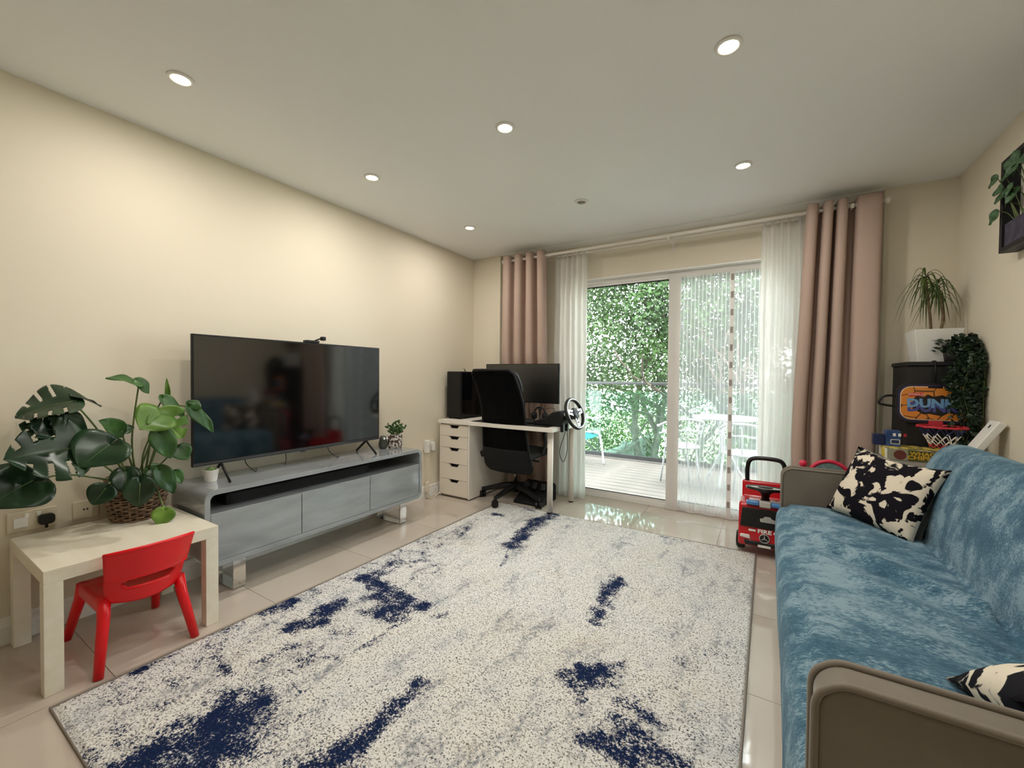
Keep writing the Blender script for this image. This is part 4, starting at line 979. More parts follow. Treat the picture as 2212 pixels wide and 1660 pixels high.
def throw_mat():
    m, nt, b = new_mat('blue_fleece_throw'); L = nt.links; tc = nt.nodes.new('ShaderNodeTexCoord')
    def nz(scale, d, st=(1, 1, 1), r=.6):
        mp = nt.nodes.new('ShaderNodeMapping'); mp.inputs['Scale'].default_value = st; L.new(tc.outputs['Object'], mp.inputs[0])
        n = nt.nodes.new('ShaderNodeTexNoise'); n.inputs['Scale'].default_value = scale; n.inputs['Detail'].default_value = d; n.inputs['Roughness'].default_value = r; L.new(mp.outputs[0], n.inputs['Vector']); return n.outputs['Fac']
    a = nz(7, 7, (.8, 1.2, 1), .68); f = nz(140, 4, (.5, 1.5, 1), .75)
    ad = nt.nodes.new('ShaderNodeMath'); ad.operation = 'MULTIPLY_ADD'; ad.inputs[1].default_value = .8; L.new(f, ad.inputs[0]); L.new(a, ad.inputs[2])
    r = nt.nodes.new('ShaderNodeValToRGB'); e = r.color_ramp.elements; L.new(ad.outputs[0], r.inputs[0])
    e[0].position = .66; e[0].color = lin('#27485c'); e[1].position = 1.12; e[1].color = lin('#8fa9b6'); x = e.new(.88); x.color = lin('#4c7287')
    L.new(r.outputs[0], b.inputs['Base Color']); b.inputs['Roughness'].default_value = .95; b.inputs['Specular IOR Level'].default_value = .1
    b.inputs['Sheen Weight'].default_value = .35; b.inputs['Sheen Tint'].default_value = lin('#bcd8ea')
    bp = nt.nodes.new('ShaderNodeBump'); bp.inputs['Strength'].default_value = .6; bp.inputs['Distance'].default_value = .006; L.new(f, bp.inputs['Height']); L.new(bp.outputs[0], b.inputs['Normal'])
    return m
prof_t = smooth_path([(2.792, 0, .035), (2.785, 0, .2), (2.782, 0, .35), (2.792, 0, .415), (2.83, 0, .438), (2.95, 0, .445), (3.12, 0, .448), (3.27, 0, .440), (3.325, 0, .448), (3.335, 0, .52), (3.365, 0, .66), (3.405, 0, .775), (3.45, 0, .835), (3.50, 0, .846), (3.55, 0, .825), (3.575, 0, .74), (3.575, 0, .6), (3.565, 0, .45)], 6)
TY0_, TY1_ = SA0 + .082, SA1 - .082
NPF = len(prof_t) - 1
folds = [((2.92, 2.20), (3.30, 1.80), .032, .03), ((2.84, 2.34), (3.22, 2.12), -.012, .04), ((2.98, 2.08), (3.30, 1.62), -.014, .03), ((2.90, 1.98), (3.28, 1.50), .018, .025), ((2.83, 1.7), (3.1, 1.5), .012, .025), ((2.82, 2.55), (3.1, 2.5), .012, .022), ((2.84, 2.44), (3.05, 2.38), .010, .018), ((2.85, 1.35), (3.2, 1.30), .010, .03)]
def thp(u, v):
    q = prof_t[int(round(u * NPF))]; y = TY0_ + (TY1_ - TY0_) * v; p = Vector((q.x, y, q.z))
    n1 = noise.noise(Vector((p.x * 3 + p.z * 3, y * 2.2, .3))); n2 = noise.noise(Vector((p.x * 9, y * 5, p.z * 9)))
    d = .012 * n1 + .004 * n2
    if 2.84 < q.x < 3.30 and q.z < .5:
        d = .5 * d + .012
        for a, b, h, w_ in folds:
            dd = seg_d(Vector((p.x, y)), Vector(a), Vector(b)); d += h * math.exp(-(dd / w_) ** 2)
        p.z += max(d, -.002)
    elif q.x <= 2.84: p.x += -abs(d) * .8 - .006 * (1 + math.sin(y * 9 + n1 * 3)) * max(0, .35 - q.z); p.z += .0 if q.z > .1 else .012 * math.sin(y * 5)
    else: p.x -= abs(d) * .7 * (1 if q.x < 3.45 else -.2); p.z += abs(d) * .3
    return p
tw = MB().grid(thp, NPF, 120).build('throw_blanket', throw_mat(), None, smooth=True, solid=.006, offset=1)
# faces must point outwards for the offset
tag(tw, 'blue fleece throw covering the sofa seat and back', 'throw')

def camo_mat():
    m, nt, b = new_mat('black_cream_brush_print'); L = nt.links; tc = nt.nodes.new('ShaderNodeTexCoord')
    n = nt.nodes.new('ShaderNodeTexNoise'); n.inputs['Scale'].default_value = 14; n.inputs['Detail'].default_value = 3; n.inputs['Distortion'].default_value = .7; L.new(tc.outputs['Object'], n.inputs['Vector'])
    r = nt.nodes.new('ShaderNodeValToRGB'); r.color_ramp.elements[0].position = .495; r.color_ramp.elements[0].color = lin('#15121a'); r.color_ramp.elements[1].position = .52; r.color_ramp.elements[1].color = lin('#e6dac6')
    L.new(n.outputs['Fac'], r.inputs[0]); L.new(r.outputs[0], b.inputs['Base Color']); b.inputs['Roughness'].default_value = .85; b.inputs['Specular IOR Level'].default_value = .15
    return m
CAMO = camo_mat(); GVEL = mat('grey_velvet', '#5f5a54', .8, sheen=.5)
def cushion(label, c, ux, uy, w_, h_, th, m, group='scatter cushions on the sofa'):
    c = Vector(c); ux = Vector(ux).normalized(); uy = Vector(uy); uy = (uy - ux * uy.dot(ux)).normalized(); n = ux.cross(uy)
    mb = MB(); N = 18
    def pt(u, v, s):
        a = 2 * u - 1; b = 2 * v - 1; pin = 1 - (.15 if b > 0 else .06) * (1 - a * a) * (abs(b) ** 3) ; pin2 = 1 - .07 * (1 - b * b) * (abs(a) ** 3)
        t = th * .5 * ((1 - abs(a) ** 2.4) ** .55) * ((1 - abs(b) ** 2.4) ** .55)
        t *= 1 + .08 * noise.noise(Vector((a * 2, b * 2, s)))
        return ux * (a * w_ / 2 * pin2) + uy * (b * h_ / 2 * pin) + n * (s * t)
    mb.grid(lambda u, v: pt(u, v, 1), N, N); mb.grid(lambda u, v: pt(u, v, -1), N, N)
    o = mb.build('cushion', m, None, smooth=True); o.location = c
    bm = bmesh.new(); bm.from_mesh(o.data); bmesh.ops.remove_doubles(bm, verts=bm.verts, dist=.0004); bmesh.ops.recalc_face_normals(bm, faces=bm.faces); bm.to_mesh(o.data); bm.free()
    for p in o.data.polygons: p.use_smooth = True
    return tag(o, label, 'cushion', group)
cushion('black and cream brush-print cushion propped in the far corner of the sofa', (3.195, 2.59, .625), (.265, -.31, -.035), (.115, .10, .32), .41, .36, .13, CAMO)
cushion('plain grey velvet cushion behind the far printed cushion', (3.222, 2.645, .615), (.265, -.31, -.035), (.115, .10, .32), .43, .36, .08, GVEL)
cushion('black and cream brush-print cushion lying against the near sofa arm', (3.285, 1.15, .565), (1, 0, .04), (.04, -.75, .38), .42, .36, .15, CAMO)
cushion('plain grey velvet cushion against the near arm, partly out of frame', (3.36, 1.02, .60), (1, .05, .0), (.02, -.5, .8), .40, .30, .09, GVEL)

# ================================================================== TOY FIRE ENGINE
TRED = mat('glossy_red_toy_plastic', '#c40f20', .22, coat=.4); TBLK = mat('black_toy_plastic', '#0b0b0c', .3)
TBLUE = mat('blue_lamp_plastic', '#4a86c4', .2); TGREY = mat('pale_grey_plastic', '#c3c1bb', .35); TWHT = mat('white_sticker', '#f2efec', .4); TCHR = mat('silver_sticker', '#d4d6d8', .25, metal=.7)
tx, ty = 2.722, 3.09
car = thing('ride_on_fire_engine', "red ride-on toy fire engine parked beside the sofa", 'toy car', (tx, ty, 0))
side = [(0, .05), (-.006, .09), (.0, .135), (.012, .172), (.03, .30), (.05, .322), (.22, .322), (.25, .27), (.42, .27), (.44, .385), (.475, .385), (.49, .07), (.47, .05)]
MB().prism(side, -.148, .148, lambda u, v, h: (h, u, v)).build('body', TRED, car, bevel=.016, bseg=3)
ws = [(-.004 + .011, .173), (.0235, .292), (.03, .30)]
MB().prism([(-.138, 0), (.138, 0), (.128, .118), (-.128, .118)], -.003, .01, lambda u, v, h: (u, .0105 + h * -1 + v * .138 + .0, .175 + v)).build('windscreen', TBLK, car, bevel=.003)
cdl = [(-.045, 0), (-.04, -.012), (.04, -.012), (.047, -.003), (.042, .006), (.02, .01), (.008, .022), (-.018, .022), (-.03, .009), (-.043, .007)]
MB().prism([(u * 1.05, v * 1.1) for u, v in cdl], .0, .0012, lambda u, v, h: (.02 + u, .0105 - .0105 - h + (.055 + v) * .138 + .0, .23 + v)).build('car_decal', TCHR, car)
MB().prism([(-.105, .0), (.105, .0), (.115, .03), (-.115, .03)], 0, .014, lambda u, v, h: (u, -.014 + h, .062 + v)).build('lower_grille', TBLK, car, bevel=.004)
MB().bb((-.035, -.017, .06), (.035, -.014, .074)).build('number_plate', TWHT, car)
for s in (-1, 1):
    MB().prism([(-.03, -.012), (.03, -.004), (.026, .014), (-.026, .014)] if s > 0 else [(-.03, -.004), (.03, -.012), (.026, .014), (-.026, .014)], 0, .01, lambda u, v, h: (s * .108 + u, -.011 + h, .112 + v)).build('headlight', TWHT, car, bevel=.003)
MB().tube([(.027 * math.cos(2 * PI * i / 28), -.0115, .117 + .027 * math.sin(2 * PI * i / 28)) for i in range(28)], .0028, 6, closed=True).build('emblem_ring', TCHR, car, smooth=True)
MB().lathe([(0, 0), (.0265, 0), (.0265, .004), (0, .004)], (0, -.0075, .117), 24, Matrix.Rotation(PI / 2, 3, 'X')).build('emblem_disc', TBLK, car)
es = MB()
for a in (90, 210, 330):
    r_ = math.radians(a); d = Vector((math.cos(r_), 0, math.sin(r_))); q = Vector((-d.z, 0, d.x)); o_ = Vector((0, -.0128, .117))
    es.add([o_ + q * .004, o_ - q * .004, o_ + d * .026], [(0, 1, 2)])
es.build('emblem_star', TCHR, car, solid=.001)
def face_m(x, z, y=-.0075): return frame_m((x, y, z), (1, 0, 0), (0, .0, 1))
text_obj('fire_lettering', 'FIRE', .034, .0005, face_m(0, .158, -.0062), TWHT, car, 1.25, bold=.0012)
ck = MB()
for i in range(14):
    for s in (-1, 1):
        if i < 12: ck.bb((s * (.052 + .0066 * (i // 2)) - .0032, -.006, .1515 + .0066 * ((i + i // 2) % 2)), (s * (.052 + .0066 * (i // 2)) + .0032, -.0052, .158 + .0066 * ((i + i // 2) % 2)))
tag(ck.build('checker_strip', TWHT, car), kind='stuff')
MB().bb((-.105, .0, .318), (-.032, .045, .345)).build('beacon', TBLUE, car, bevel=.008)
MB().bb((.032, .0, .318), (.105, .045, .345)).build('beacon', TBLUE, car, bevel=.008)
MB().bb((-.031, -.002, .312), (.031, .046, .348)).build('beacon_base', TGREY, car, bevel=.004)
MB().lathe([(.03, 0), (.022, .03), (.03, .06), (.07, .085), (.05, .09), (0, .09)], (0, .11, .322), 20).build('steering_column', TBLK, car, smooth=True)
tilt = Matrix.Rotation(-.12, 3, 'X')
MB().tube([Vector((0, .11, .412)) + tilt @ Vector((.105 * math.cos(2 * PI * i / 40), .105 * math.sin(2 * PI * i / 40), 0)) for i in range(40)], .0095, 10, closed=True).build('steering_rim', TBLK, car, smooth=True)
MB().lathe([(0, -.006), (.1, -.006), (.1, .003), (0, .006)], (0, .11, .412), 30, tilt).build('steering_face', TGREY, car, smooth=False)
MB().lathe([(0, .005), (.045, .005), (.04, .011), (0, .012)], (0, .11, .412), 20, tilt).build('horn_pad', TBLK, car, smooth=True)
MB().tube(smooth_path([(-.115, .455, .36), (-.118, .462, .46), (-.105, .468, .525), (-.06, .47, .548), (.06, .47, .548), (.105, .468, .525), (.118, .462, .46), (.115, .455, .36)], 6), .0155, 10).build('push_handle', TBLK, car, smooth=True)
for s in (-1, 1):
    for y in (.085, .40):
        wl = MB().lathe([(.02, -.026), (.05, -.026), (.06, -.016), (.06, .016), (.05, .026), (.02, .026)], (s * .135, y, .0605), 24, Matrix.Rotation(PI / 2, 3, 'Y')).build('wheel', TBLK, car, smooth=False)
        MB().lathe([(0, -.003), (.026, -.003), (.022, .003), (0, .004)], (s * .162, y, .0605), 18, Matrix.Rotation(s * PI / 2, 3, 'Y')).build('hub_cap', TGREY, wl, smooth=True)
if True: car.location.z = .0 + .0135

# pink toy easel behind the far arm
PINK = mat('pink_red_toy_plastic', '#d8304f', .3)
t = thing('toy_easel', 'pink plastic toy with an arched drawing board behind the sofa arm', 'toy', (3.035, 3.02, 0), .06)
arc = [(.095 * math.cos(a), 0, .585 + .088 * math.sin(a)) for a in [PI * i / 18 for i in range(19)]]
MB().tube([(.095, 0, .30)] + arc + [(-.095, 0, .30)], .011, 10).build('arched_frame', PINK, t, smooth=True)
MB().prism([(.088 * math.cos(PI * i / 14), .585 + .08 * math.sin(PI * i / 14)) for i in range(15)] + [(-.088, .32), (.088, .32)], -.004, .004, lambda u, v, h: (u, h, v)).build('drawing_board', mat('grey_teal_board', '#6f8a8c', .4, col2='#8ea5a4', nscale=40), t)
MB().lathe([(0, -.022), (.014, -.018), (.022, 0), (.014, .018), (0, .022)], (-.125, 0, .648), 16).build('knob', PINK, t, smooth=True)
MB().tube([(-.125, 0, .64), (-.10, 0, .60)], .009, 8).build('knob_arm', PINK, t, smooth=True)
for s in (-1, 1):
    for f in (-1, 1): MB().tube([(s * .095, 0, .32), (s * .11, f * .09, .001)], .011, 8).build('leg', PINK, t, smooth=True)

# ================================================================== RIGHT CORNER
CABM = mat('black_cabinet_foil', '#1c1c1e', .55, bump=.1, bscale=300)
cb = thing('black_cabinet', 'tall narrow black cabinet in the right corner', 'cabinet', (3.545, 3.41, 0))
MB().bb((3.41, 3.25, .0005), (3.682, 3.58, 1.235)).build('body', CABM, cb, bevel=.003, world=True)
MB().bb((3.402, 3.236, 1.235), (3.686, 3.582, 1.258)).build('top_board', CABM, cb, bevel=.003, world=True)
MB().bb((3.414, 3.240, .02), (3.678, 3.2495, 1.228)).build('door', CABM, cb, bevel=.003, world=True)

# mini basketball hoop hung over the cabinet door
hb = thing('mini_basketball_hoop', 'small orange and purple basketball backboard with red hoop on the black cabinet', 'basketball hoop', (3.525, 3.225, .90))
bx, bz, bw, bh = 3.524, 1.022, .336, .228
def slab(dw, y0, y1, m, name, r):
    return MB().prism(rrect(bw - dw, bh - dw, r, 8, bx, bz), y0, y1, lambda u, v, h: (u, h, v)).build(name, m, hb, world=True, bevel=.002 if dw == 0 else 0)
PURP = mat('dark_purple_print', '#2a2244', .35); CREAMP = mat('cream_line_print', '#e9d6c0', .4)
slab(0, 3.218, 3.234, mat('black_foam_border', '#141218', .5), 'backboard', .06); slab(.018, 3.2172, 3.218, PURP, 'purple_border', .055); slab(.038, 3.2165, 3.2172, CREAMP, 'cream_line', .05)
def crack_mat():
    m, nt, b = new_mat('orange_cracked_print'); L = nt.links; tc = nt.nodes.new('ShaderNodeTexCoord')
    vo = nt.nodes.new('ShaderNodeTexVoronoi'); vo.feature = 'DISTANCE_TO_EDGE'; vo.inputs['Scale'].default_value = 13; L.new(tc.outputs['Object'], vo.inputs['Vector'])
    r = nt.nodes.new('ShaderNodeValToRGB'); r.color_ramp.elements[0].position = .015; r.color_ramp.elements[0].color = lin('#3a1f14'); r.color_ramp.elements[1].position = .035; r.color_ramp.elements[1].color = lin('#d9852f')
    L.new(vo.outputs['Distance'], r.inputs[0]); L.new(r.outputs[0], b.inputs['Base Color']); b.inputs['Roughness'].default_value = .35; return m
slab(.045, 3.2158, 3.2165, crack_mat(), 'orange_field', .047)
DKB = mat('black_burst_print', '#1b1516', .5)
bst = [(3.43, 1.045), (3.445, 1.063), (3.475, 1.058), (3.49, 1.072), (3.515, 1.060), (3.55, 1.07), (3.575, 1.055), (3.63, 1.06), (3.64, .985), (3.6, .965), (3.575, .972), (3.55, .952), (3.50, .963), (3.475, .958), (3.45, .975), (3.428, .99)]
MB().prism(bst, 3.2155, 3.2158, lambda u, v, h: (u, h, v)).build('burst_print', DKB, hb, world=True)
loc = Vector(hb.location)
BLUEL = mat('blue_letter_print', '#6fa0cc', .4); BLUED = mat('deep_blue_letter_shade', '#4a4f96', .4); REDL = mat('red_tag_print', '#c9332f', .4)
def wtxt(name, body, size, x, y, z, m, sx=1., **k): return text_obj(name, body, size, .0003, frame_m(Vector((x, y, z)) - loc, (1, 0, 0), (0, 0, 1)), m, hb, sx, **k)
wtxt('dunk_shade', 'DUNK', .072, 3.509, 3.2151, .998, BLUED, 1.0, bold=.0034)
wtxt('dunk_lettering', 'DUNK', .066, 3.503, 3.2144, 1.02, BLUEL, 1.05, bold=.0032)
MB().prism([(3.412, 1.058), (3.474, 1.064), (3.474, 1.084), (3.412, 1.078)], 3.2150, 3.2156, lambda u, v, h: (u, h, v)).build('red_tag', REDL, hb, world=True)
wtxt('tag_lettering', 'WHAM-O!', .016, 3.443, 3.2146, 1.071, TWHT, .95)
for x in (3.52,):
    MB().tube([(x, 3.221, 1.10), (x, 3.2215, 1.2), (x, 3.226, 1.262), (x, 3.25, 1.2615), (x, 3.28, 1.2615)], .0035, 6).build('hook_strap', BLACKP, hb, smooth=True, world=True)
    MB().bb((x - .03, 3.213, 1.108), (x + .03, 3.217, 1.118)).build('hook_plate', BLACKP, hb, bevel=.002, world=True)
MB().tube(smooth_path([(3.36, 3.225, 1.062), (3.31, 3.222, 1.058), (3.285, 3.22, 1.03), (3.29, 3.22, 1.01), (3.36, 3.225, .998)], 6), .0065, 8).build('side_strap', BLACKP, hb, smooth=True, world=True)
HR = mat('red_hoop_metal', '#c22a3a', .35); hc = Vector((3.524, 3.113, .902))
MB().tube([hc + Vector((.096 * math.cos(2 * PI * i / 40), .096 * math.sin(2 * PI * i / 40), 0)) for i in range(40)], .0058, 8, closed=True).build('hoop_ring', HR, hb, smooth=True, world=True)
MB().bb((3.495, 3.2, .885), (3.553, 3.218, .925)).build('hoop_bracket', HR, hb, bevel=.003, world=True)
for i in range(10):
    a = 2 * PI * i / 10; MB().lathe([(0, -.006), (.007, -.004), (.007, .004), (0, .006)], hc + Vector((.096 * math.cos(a), .096 * math.sin(a), -.003)), 8).build('net_loop', HR, hb, smooth=True, world=True)
NB = mat('blue_net_cord', '#22305f', .7); NW2 = mat('white_net_cord', '#ece6e0', .7); NR = mat('red_net_cord', '#c23a4a', .7)
def ring(r, z, n, ph): return [hc + Vector((r * math.cos(2 * PI * (i + ph) / n), r * math.sin(2 * PI * (i + ph) / n), z)) for i in range(n)]
lv = [ring(.092, -.006, 10, 0), ring(.072, -.045, 10, .5), ring(.056, -.075, 10, 0), ring(.047, -.098, 10, .5), ring(.044, -.112, 10, 0)]
for l, m_, nm in ((0, NB, 'net_cord'), (1, NW2, 'net_cord'), (2, NW2, 'net_cord'), (3, NR, 'net_cord')):
    nt2 = MB()
    for i in range(10):
        o_ = (0 if l % 2 == 0 else 1)
        nt2.tube([lv[l][i], lv[l + 1][i]], .0026, 5); nt2.tube([lv[l][i], lv[l + 1][(i - 1) % 10] if l % 2 == 0 else lv[l + 1][(i + 1) % 10]], .0026, 5)
    nt2.build(nm, m_, hb, smooth=True, world=True)

# boxed games behind the sofa, on a storage crate
C0 = hit(1917, 969, 1, 3.0); zb = hit(1917, 993, 1, 3.0).z; yb_ = min(hit(1893, 957, 0, C0.x).y, 3.2)
t = thing('storage_crate', 'grey crate behind the sofa under the boxed games', 'crate', (3.44, 3.06, 0))
cr = MB(); cx0, cx1, cy1_, cy2_ = 3.22, 3.675, 2.87, 3.195
cr.bb((cx0, cy1_, .001), (cx1, cy2_, .03)); cr.bb((cx0, cy1_, .03), (cx0 + .015, cy2_, zb - .02)); cr.bb((cx1 - .015, cy1_, .03), (cx1, cy2_, zb - .02)); cr.bb((cx0 + .015, cy1_, .03), (cx1 - .015, cy1_ + .015, zb - .02)); cr.bb((cx0 + .015, cy2_ - .015, .03), (cx1 - .015, cy2_, zb - .02))
cr.build('body', mat('grey_crate_fabric', '#77736d', .9), t, world=True)
MB().bb((cx0 - .004, cy1_ - .004, zb - .02), (cx1 + .004, cy2_ + .004, zb - .001)).build('lid', mat('grey_crate_lid', '#827d76', .9), t, bevel=.004, world=True)
gx0, gx1, gy0, gy1, gz0, gz1 = C0.x, C0.x + .36, 3.0, yb_, zb, C0.z
gm = thing('board_game_box', 'flat yellow and grey board game box behind the sofa', 'game box', ((gx0 + gx1) / 2, (gy0 + gy1) / 2, gz0))
MB().bb((gx0, gy0, gz0), (gx1, gy1, gz1)).build('carton', mat('olive_grey_print', '#9a9a86', .45, col2='#6f7440', nscale=9, lo=.48, hi=.6), gm, bevel=.002, world=True)
MB().bb((gx0 + .004, gy0 + .004, gz1), (gx1 - .004, gy1 - .004, gz1 + .0006)).build('lid_print', mat('yellow_black_collage_print', '#d8c257', .45, col2='#4c4a3c', nscale=26, lo=.47, hi=.55), gm, world=True)
MB().bb((gx0 - .0006, gy0 + .004, gz0 + .004), (gx0, gy1 - .004, gz1 - .004)).build('end_print', mat('white_yellow_end_print', '#f0ebdf', .45, col2='#e0c93a', nscale=14, lo=.5, hi=.56), gm, world=True)
gl = Vector(gm.location); YL = mat('yellow_letter_print', '#d6a832', .4); BRL = mat('brown_badge_print', '#6e3a33', .4)
gh = gz1 - gz0
MB().lathe([(0, 0), (.026, 0), (.026, .0006), (0, .0006)], Vector((gx0 + .052, gy0 - .0001, gz0 + gh * .5)) - gl, 26, Matrix.Rotation(PI / 2, 3, 'X')).build('badge_print', BRL, gm)
MB().bb((gx0 + .085, gy0 - .0005, gz0 + .003), (gx1 - .002, gy0 - .0001, gz1 - .003)).build('front_print', mat('olive_panel_print', '#5a5d2e', .45, col2='#3d4526', nscale=12), gm, world=True)
text_obj('title_lettering', 'WHACK A', .026, .0003, frame_m(Vector((gx0 + .165, gy0 - .001, gz0 + gh * .70)) - gl, (1, 0, 0), (0, 0, 1)), YL, gm, 1.2, bold=.0008)
text_obj('title_lettering', 'CHIPMUNK', .029, .0003, frame_m(Vector((gx0 + .17, gy0 - .001, gz0 + gh * .34)) - gl, (1, 0, 0), (0, 0, 1)), YL, gm, 1.2, bold=.001)
B1 = hit(1914, 961, 1, 3.10); B2 = hit(1946, 932, 1, 3.10)
t = thing('blue_carton', 'small blue printed carton standing on the board game box', 'carton', ((B1.x + B2.x) / 2, 3.13, gz1 + .001))
MB().bb((B1.x, 3.10, gz1 + .0015), (B2.x, 3.165, B2.z)).build('carton', mat('blue_carton_print', '#27406f', .4, col2='#3a5a90', nscale=20), t, bevel=.001, world=True)
tl_ = Vector(t.location)
MB().prism(rrect(.04, .026, .005, 4, (B1.x + B2.x) / 2 + .008, gz1 + .028), 3.0988, 3.0998, lambda u, v, h: (u, h, v)).build('white_logo', TWHT, t, world=True)
MB().prism(rrect(.034, .02, .004, 4, (B1.x + B2.x) / 2 + .008, gz1 + .028), 3.0984, 3.0988, lambda u, v, h: (u, h, v)).build('logo_fill', mat('blue_logo_fill', '#2a3558', .4), t, world=True)
for i, m_ in enumerate((TWHT, TWHT, HR)): MB().bb((B1.x + .028 + i * .022, 3.0985, B2.z - .03), (B1.x + .04 + i * .022, 3.0998, B2.z - .014)).build('print_block', m_, t, world=True)
t = tag(MB().bb((B1.x - .052, 3.12, gz1 + .0015), (B1.x - .003, 3.165, gz1 + .062)).build('blue_carton', mat('navy_carton', '#1b2750', .4), None, bevel=.001), 'plain navy carton left of the printed blue carton', 'carton')

# white slab leaning on the right wall
t = thing('white_panel', 'white plastic panel leaning against the right wall behind the sofa', 'panel', (3.6, 2.95, zb))
rt_ = Matrix.Rotation(.52, 3, 'Y')
MB().box((3.612, 2.945, .835), (.032, .10, .27), rt_).build('slab', WHITEP, t, bevel=.005, world=True)
MB().box(Vector((3.612, 2.945, .835)) + rt_ @ Vector((-.0165, 0, .1)), (.001, .012, .018), rt_).build('mark', BLACKM, t, world=True)

# dracaena in a white pot
t = thing('potted_dracaena', 'spiky dracaena with two stems in a white pot on the black cabinet', 'plant', (3.552, 3.41, 1.2585))
pot = MB(); 
for z, s in ((0, .082), (.19, .104), (.19, .098), (.15, .094)): pot.v += [Vector((sx * s, sy * s * .98, z)) for sx, sy in ((-1, -1), (1, -1), (1, 1), (-1, 1))]
pot.f = [(3, 2, 1, 0)] + [(4 * k + i, 4 * k + (i + 1) % 4, 4 * k + 4 + (i + 1) % 4, 4 * k + 4 + i) for k in range(3) for i in range(4)] + [(12, 13, 14, 15)]
pot.build('pot', WHITEP, t, bevel=.006)
DLF = leaf_mat('dracaena_leaf', '#3f5a2a', '#6f8744', .4, .3, 20); DST = mat('dracaena_stem', '#7d6a4c', .8, col2='#5d4f38', nscale=40)
rnd = random.Random(12)
for (hx, hy, hz, bx_) in ((-.045, -.02, .50, -.01), (.02, .02, .455, .02)):
    MB().tube(smooth_path([(bx_, 0, .15), (bx_ + (.02 if hx > 0 else -.005), 0, .26), (hx, hy, hz)], 8), .007, 8).build('trunk', DST, t, smooth=True)
    for k in range(34):
        a = k * 2.39996; lf = rnd.uniform(.16, .27); el = rnd.uniform(.2, 1.2); hz_ = hz - .10 * rnd.random() + .02
        d = Vector((math.cos(a), math.sin(a), 0)); up_ = math.sin(el); ho = math.cos(el); base = Vector((hx, hy, hz_)); pts = []
        dr = rnd.uniform(.9, 1.6)
        for i in range(9):
            s = i / 8; q = base + d * (lf * (ho * s * .62)) + Vector((0, 0, lf * (up_ * s - dr * s * s * .95))); q.z = max(q.z, .2 if abs(q.x) < .1 and abs(q.y) < .1 else -.05)
            if q.x > .118: q.x = .118
            pts.append(q)
        MB().tube(pts, [.0012, .0035, .0042, .0042, .004, .0035, .0028, .002, .0006], 4, flat=.35, upv=(0, 0, 1)).build('leaf', DLF, t, smooth=True)

# trailing ivy
iv = thing('trailing_ivy', 'dark green trailing ivy hanging down the front of the black cabinet', 'plant', (3.62, 3.30, 1.2585))
MB().lathe([(0, 0), (.045, 0), (.055, .07), (.05, .07), (.045, .06), (0, .06)], seg=20).build('pot', mat('dark_pot', '#2b2724', .6), iv, smooth=True)
IVY = leaf_mat('ivy_leaf', '#142418', '#2a4228', .4, .1, 25)
rnd = random.Random(5); vn = MB(); lfm = MB()
for k in range(30):
    x0 = 3.592 + .095 * rnd.random(); drop = rnd.uniform(.15, .6) if k > 5 else .56; fx = x0 + rnd.gauss(0, .012); fy = 3.19 - .06 * rnd.random()
    pts = smooth_path([(3.62 + rnd.gauss(0, .02), 3.29, 1.32), (x0, 3.235, 1.35 + .03 * rnd.random()), (fx, fy, 1.25), (fx + rnd.gauss(0, .02), fy + .01, 1.27 - drop * .5), (fx + .01 + rnd.gauss(0, .015), fy + .0, 1.27 - drop)], 8)
    pts = [Vector((min(p.x, 3.69), p.y, p.z)) for p in pts]
    vn.tube(pts, .0016, 4)
    for p in pts:
        for q in range(3):
            d = Vector((rnd.gauss(0, 1), -abs(rnd.gauss(.5, .7)), rnd.gauss(-.3, .7))).normalized(); s = rnd.uniform(.018, .034)
            if p.x + d.x * s > 3.695: d.x = -abs(d.x)
            w_ = d.cross(Vector((rnd.gauss(0, .6), -1, rnd.gauss(.4, .6)))).normalized() * s * .42; c = p + Vector((rnd.gauss(0, .01), -.012 * rnd.random(), rnd.gauss(0, .014)))
            c.x = min(c.x, 3.67); kk = len(lfm.v); nn = d.cross(w_).normalized() * s * .1
            lfm.v += [c, c + d * s * .35 + w_ + nn, c + d * s, c + d * s * .35 - w_ + nn]; lfm.f.append((kk, kk + 1, kk + 2, kk + 3))
for k in range(110):
    a = rnd.uniform(0, 6.28); r_ = .075 * math.sqrt(rnd.random()); c = Vector((3.615 + r_ * math.cos(a) * 1.1, 3.27 + r_ * math.sin(a), 1.31 + .07 * rnd.random())); c.x = min(c.x, 3.665)
    d = Vector((math.cos(a), math.sin(a) - .4, .3)).normalized(); s = rnd.uniform(.02, .036); w_ = d.cross(Vector((rnd.gauss(0, .5), -.6, 1))).normalized() * s * .42; kk = len(lfm.v)
    if c.x + d.x * s > 3.695: d.x = -abs(d.x)
    lfm.v += [c, c + d * s * .35 + w_, c + d * s, c + d * s * .35 - w_]; lfm.f.append((kk, kk + 1, kk + 2, kk + 3))
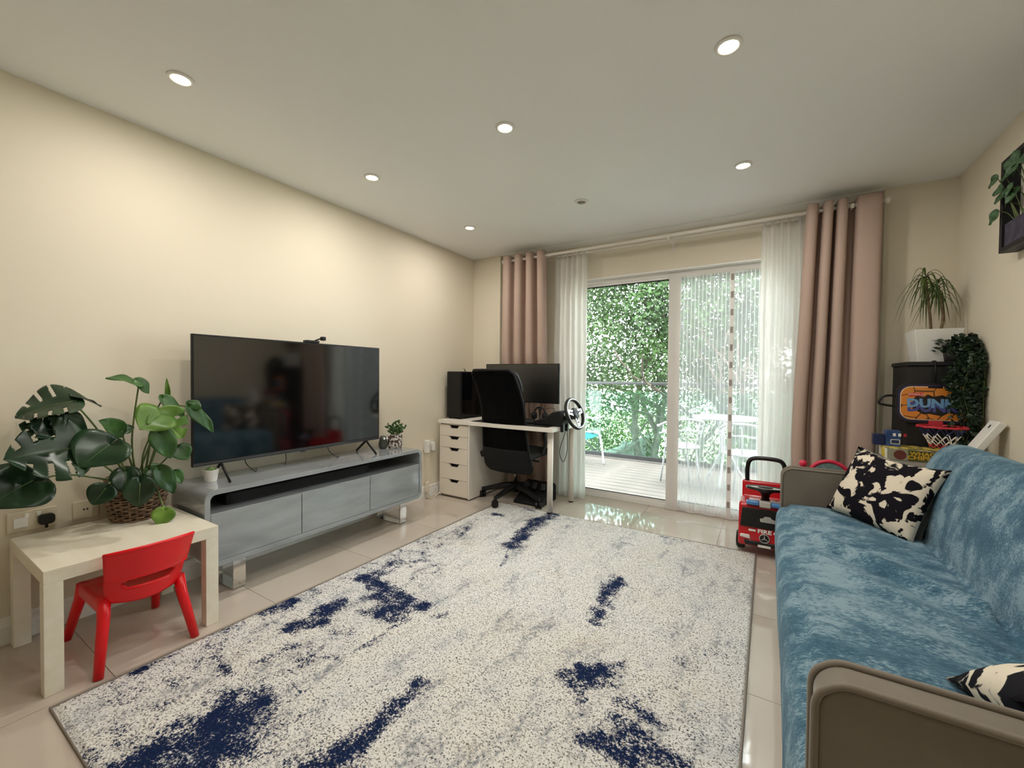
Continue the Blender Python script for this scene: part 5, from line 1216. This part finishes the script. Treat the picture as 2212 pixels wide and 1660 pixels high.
vn.build('vines', STEMM, iv, smooth=True, world=True); tag(lfm.build('foliage', IVY, iv, world=True), kind='stuff')

# framed plant box on the right wall
fx = thing('framed_wall_plant', 'black box frame with a leafy plant growing out, on the right wall', 'wall planter', (3.698, 2.52, 1.75))
FB = mat('black_frame_wood', '#17151a', .5)
fy0, fy1, fz0, fz1 = 2.16, 2.872, 1.75, 2.176
for a, b in (((3.635, fy1 - .022, fz0), (3.699, fy1, fz1)), ((3.635, fy0, fz0), (3.699, fy0 + .022, fz1)), ((3.635, fy0 + .022, fz1 - .022), (3.699, fy1 - .022, fz1)), ((3.635, fy0 + .022, fz0), (3.699, fy1 - .022, fz0 + .022))):
    MB().bb(a, b).build('frame_side', FB, fx, bevel=.002, world=True)
MB().bb((3.692, fy0 + .022, fz0 + .022), (3.699, fy1 - .022, fz1 - .022)).build('back_board', mat('cream_back_board', '#d9d3c6', .7), fx, world=True)
MB().bb((3.645, fy0 + .022, fz0 + .022), (3.692, fy1 - .022, fz0 + .13)).build('planter_trough', mat('dark_purple_slate', '#2b2633', .7, col2='#4b4658', nscale=30), fx, bevel=.003, world=True)
WLF = leaf_mat('veined_wall_leaf', '#2f5231', '#5d8058', .45, .15, 60)
rnd = random.Random(17)
spots = [(2.875, 1.925, .075), (2.875, 2.085, .07), (2.85, 2.02, .065), (2.83, 1.98, .07), (2.80, 2.06, .075), (2.78, 2.0, .07), (2.76, 1.93, .075), (2.72, 2.1, .07)] + [(2.72 - rnd.random() * .5, 1.88 + rnd.random() * .25, .07) for _ in range(26)]
for i, (y, z, s) in enumerate(spots):
    b0 = Vector((3.63 - .02 * rnd.random(), y - .02, z + .02)); d = Vector((-.35 * rnd.random(), 1 if i < 4 else rnd.uniform(-1, 1), rnd.uniform(-.9, .1))).normalized()
    leaf(fx, b0, b0 + d * s, s * .8, WLF, (-1, -.5, .3), droop=.1, heart=.1, seed=i)
    stem(fx, [(3.668, y * .8 + 2.52 * .2, fz0 + .12), (3.65, y * .9 + 2.52 * .1, (z + fz0 + .12) / 2 + .03), b0], .002, .0015)
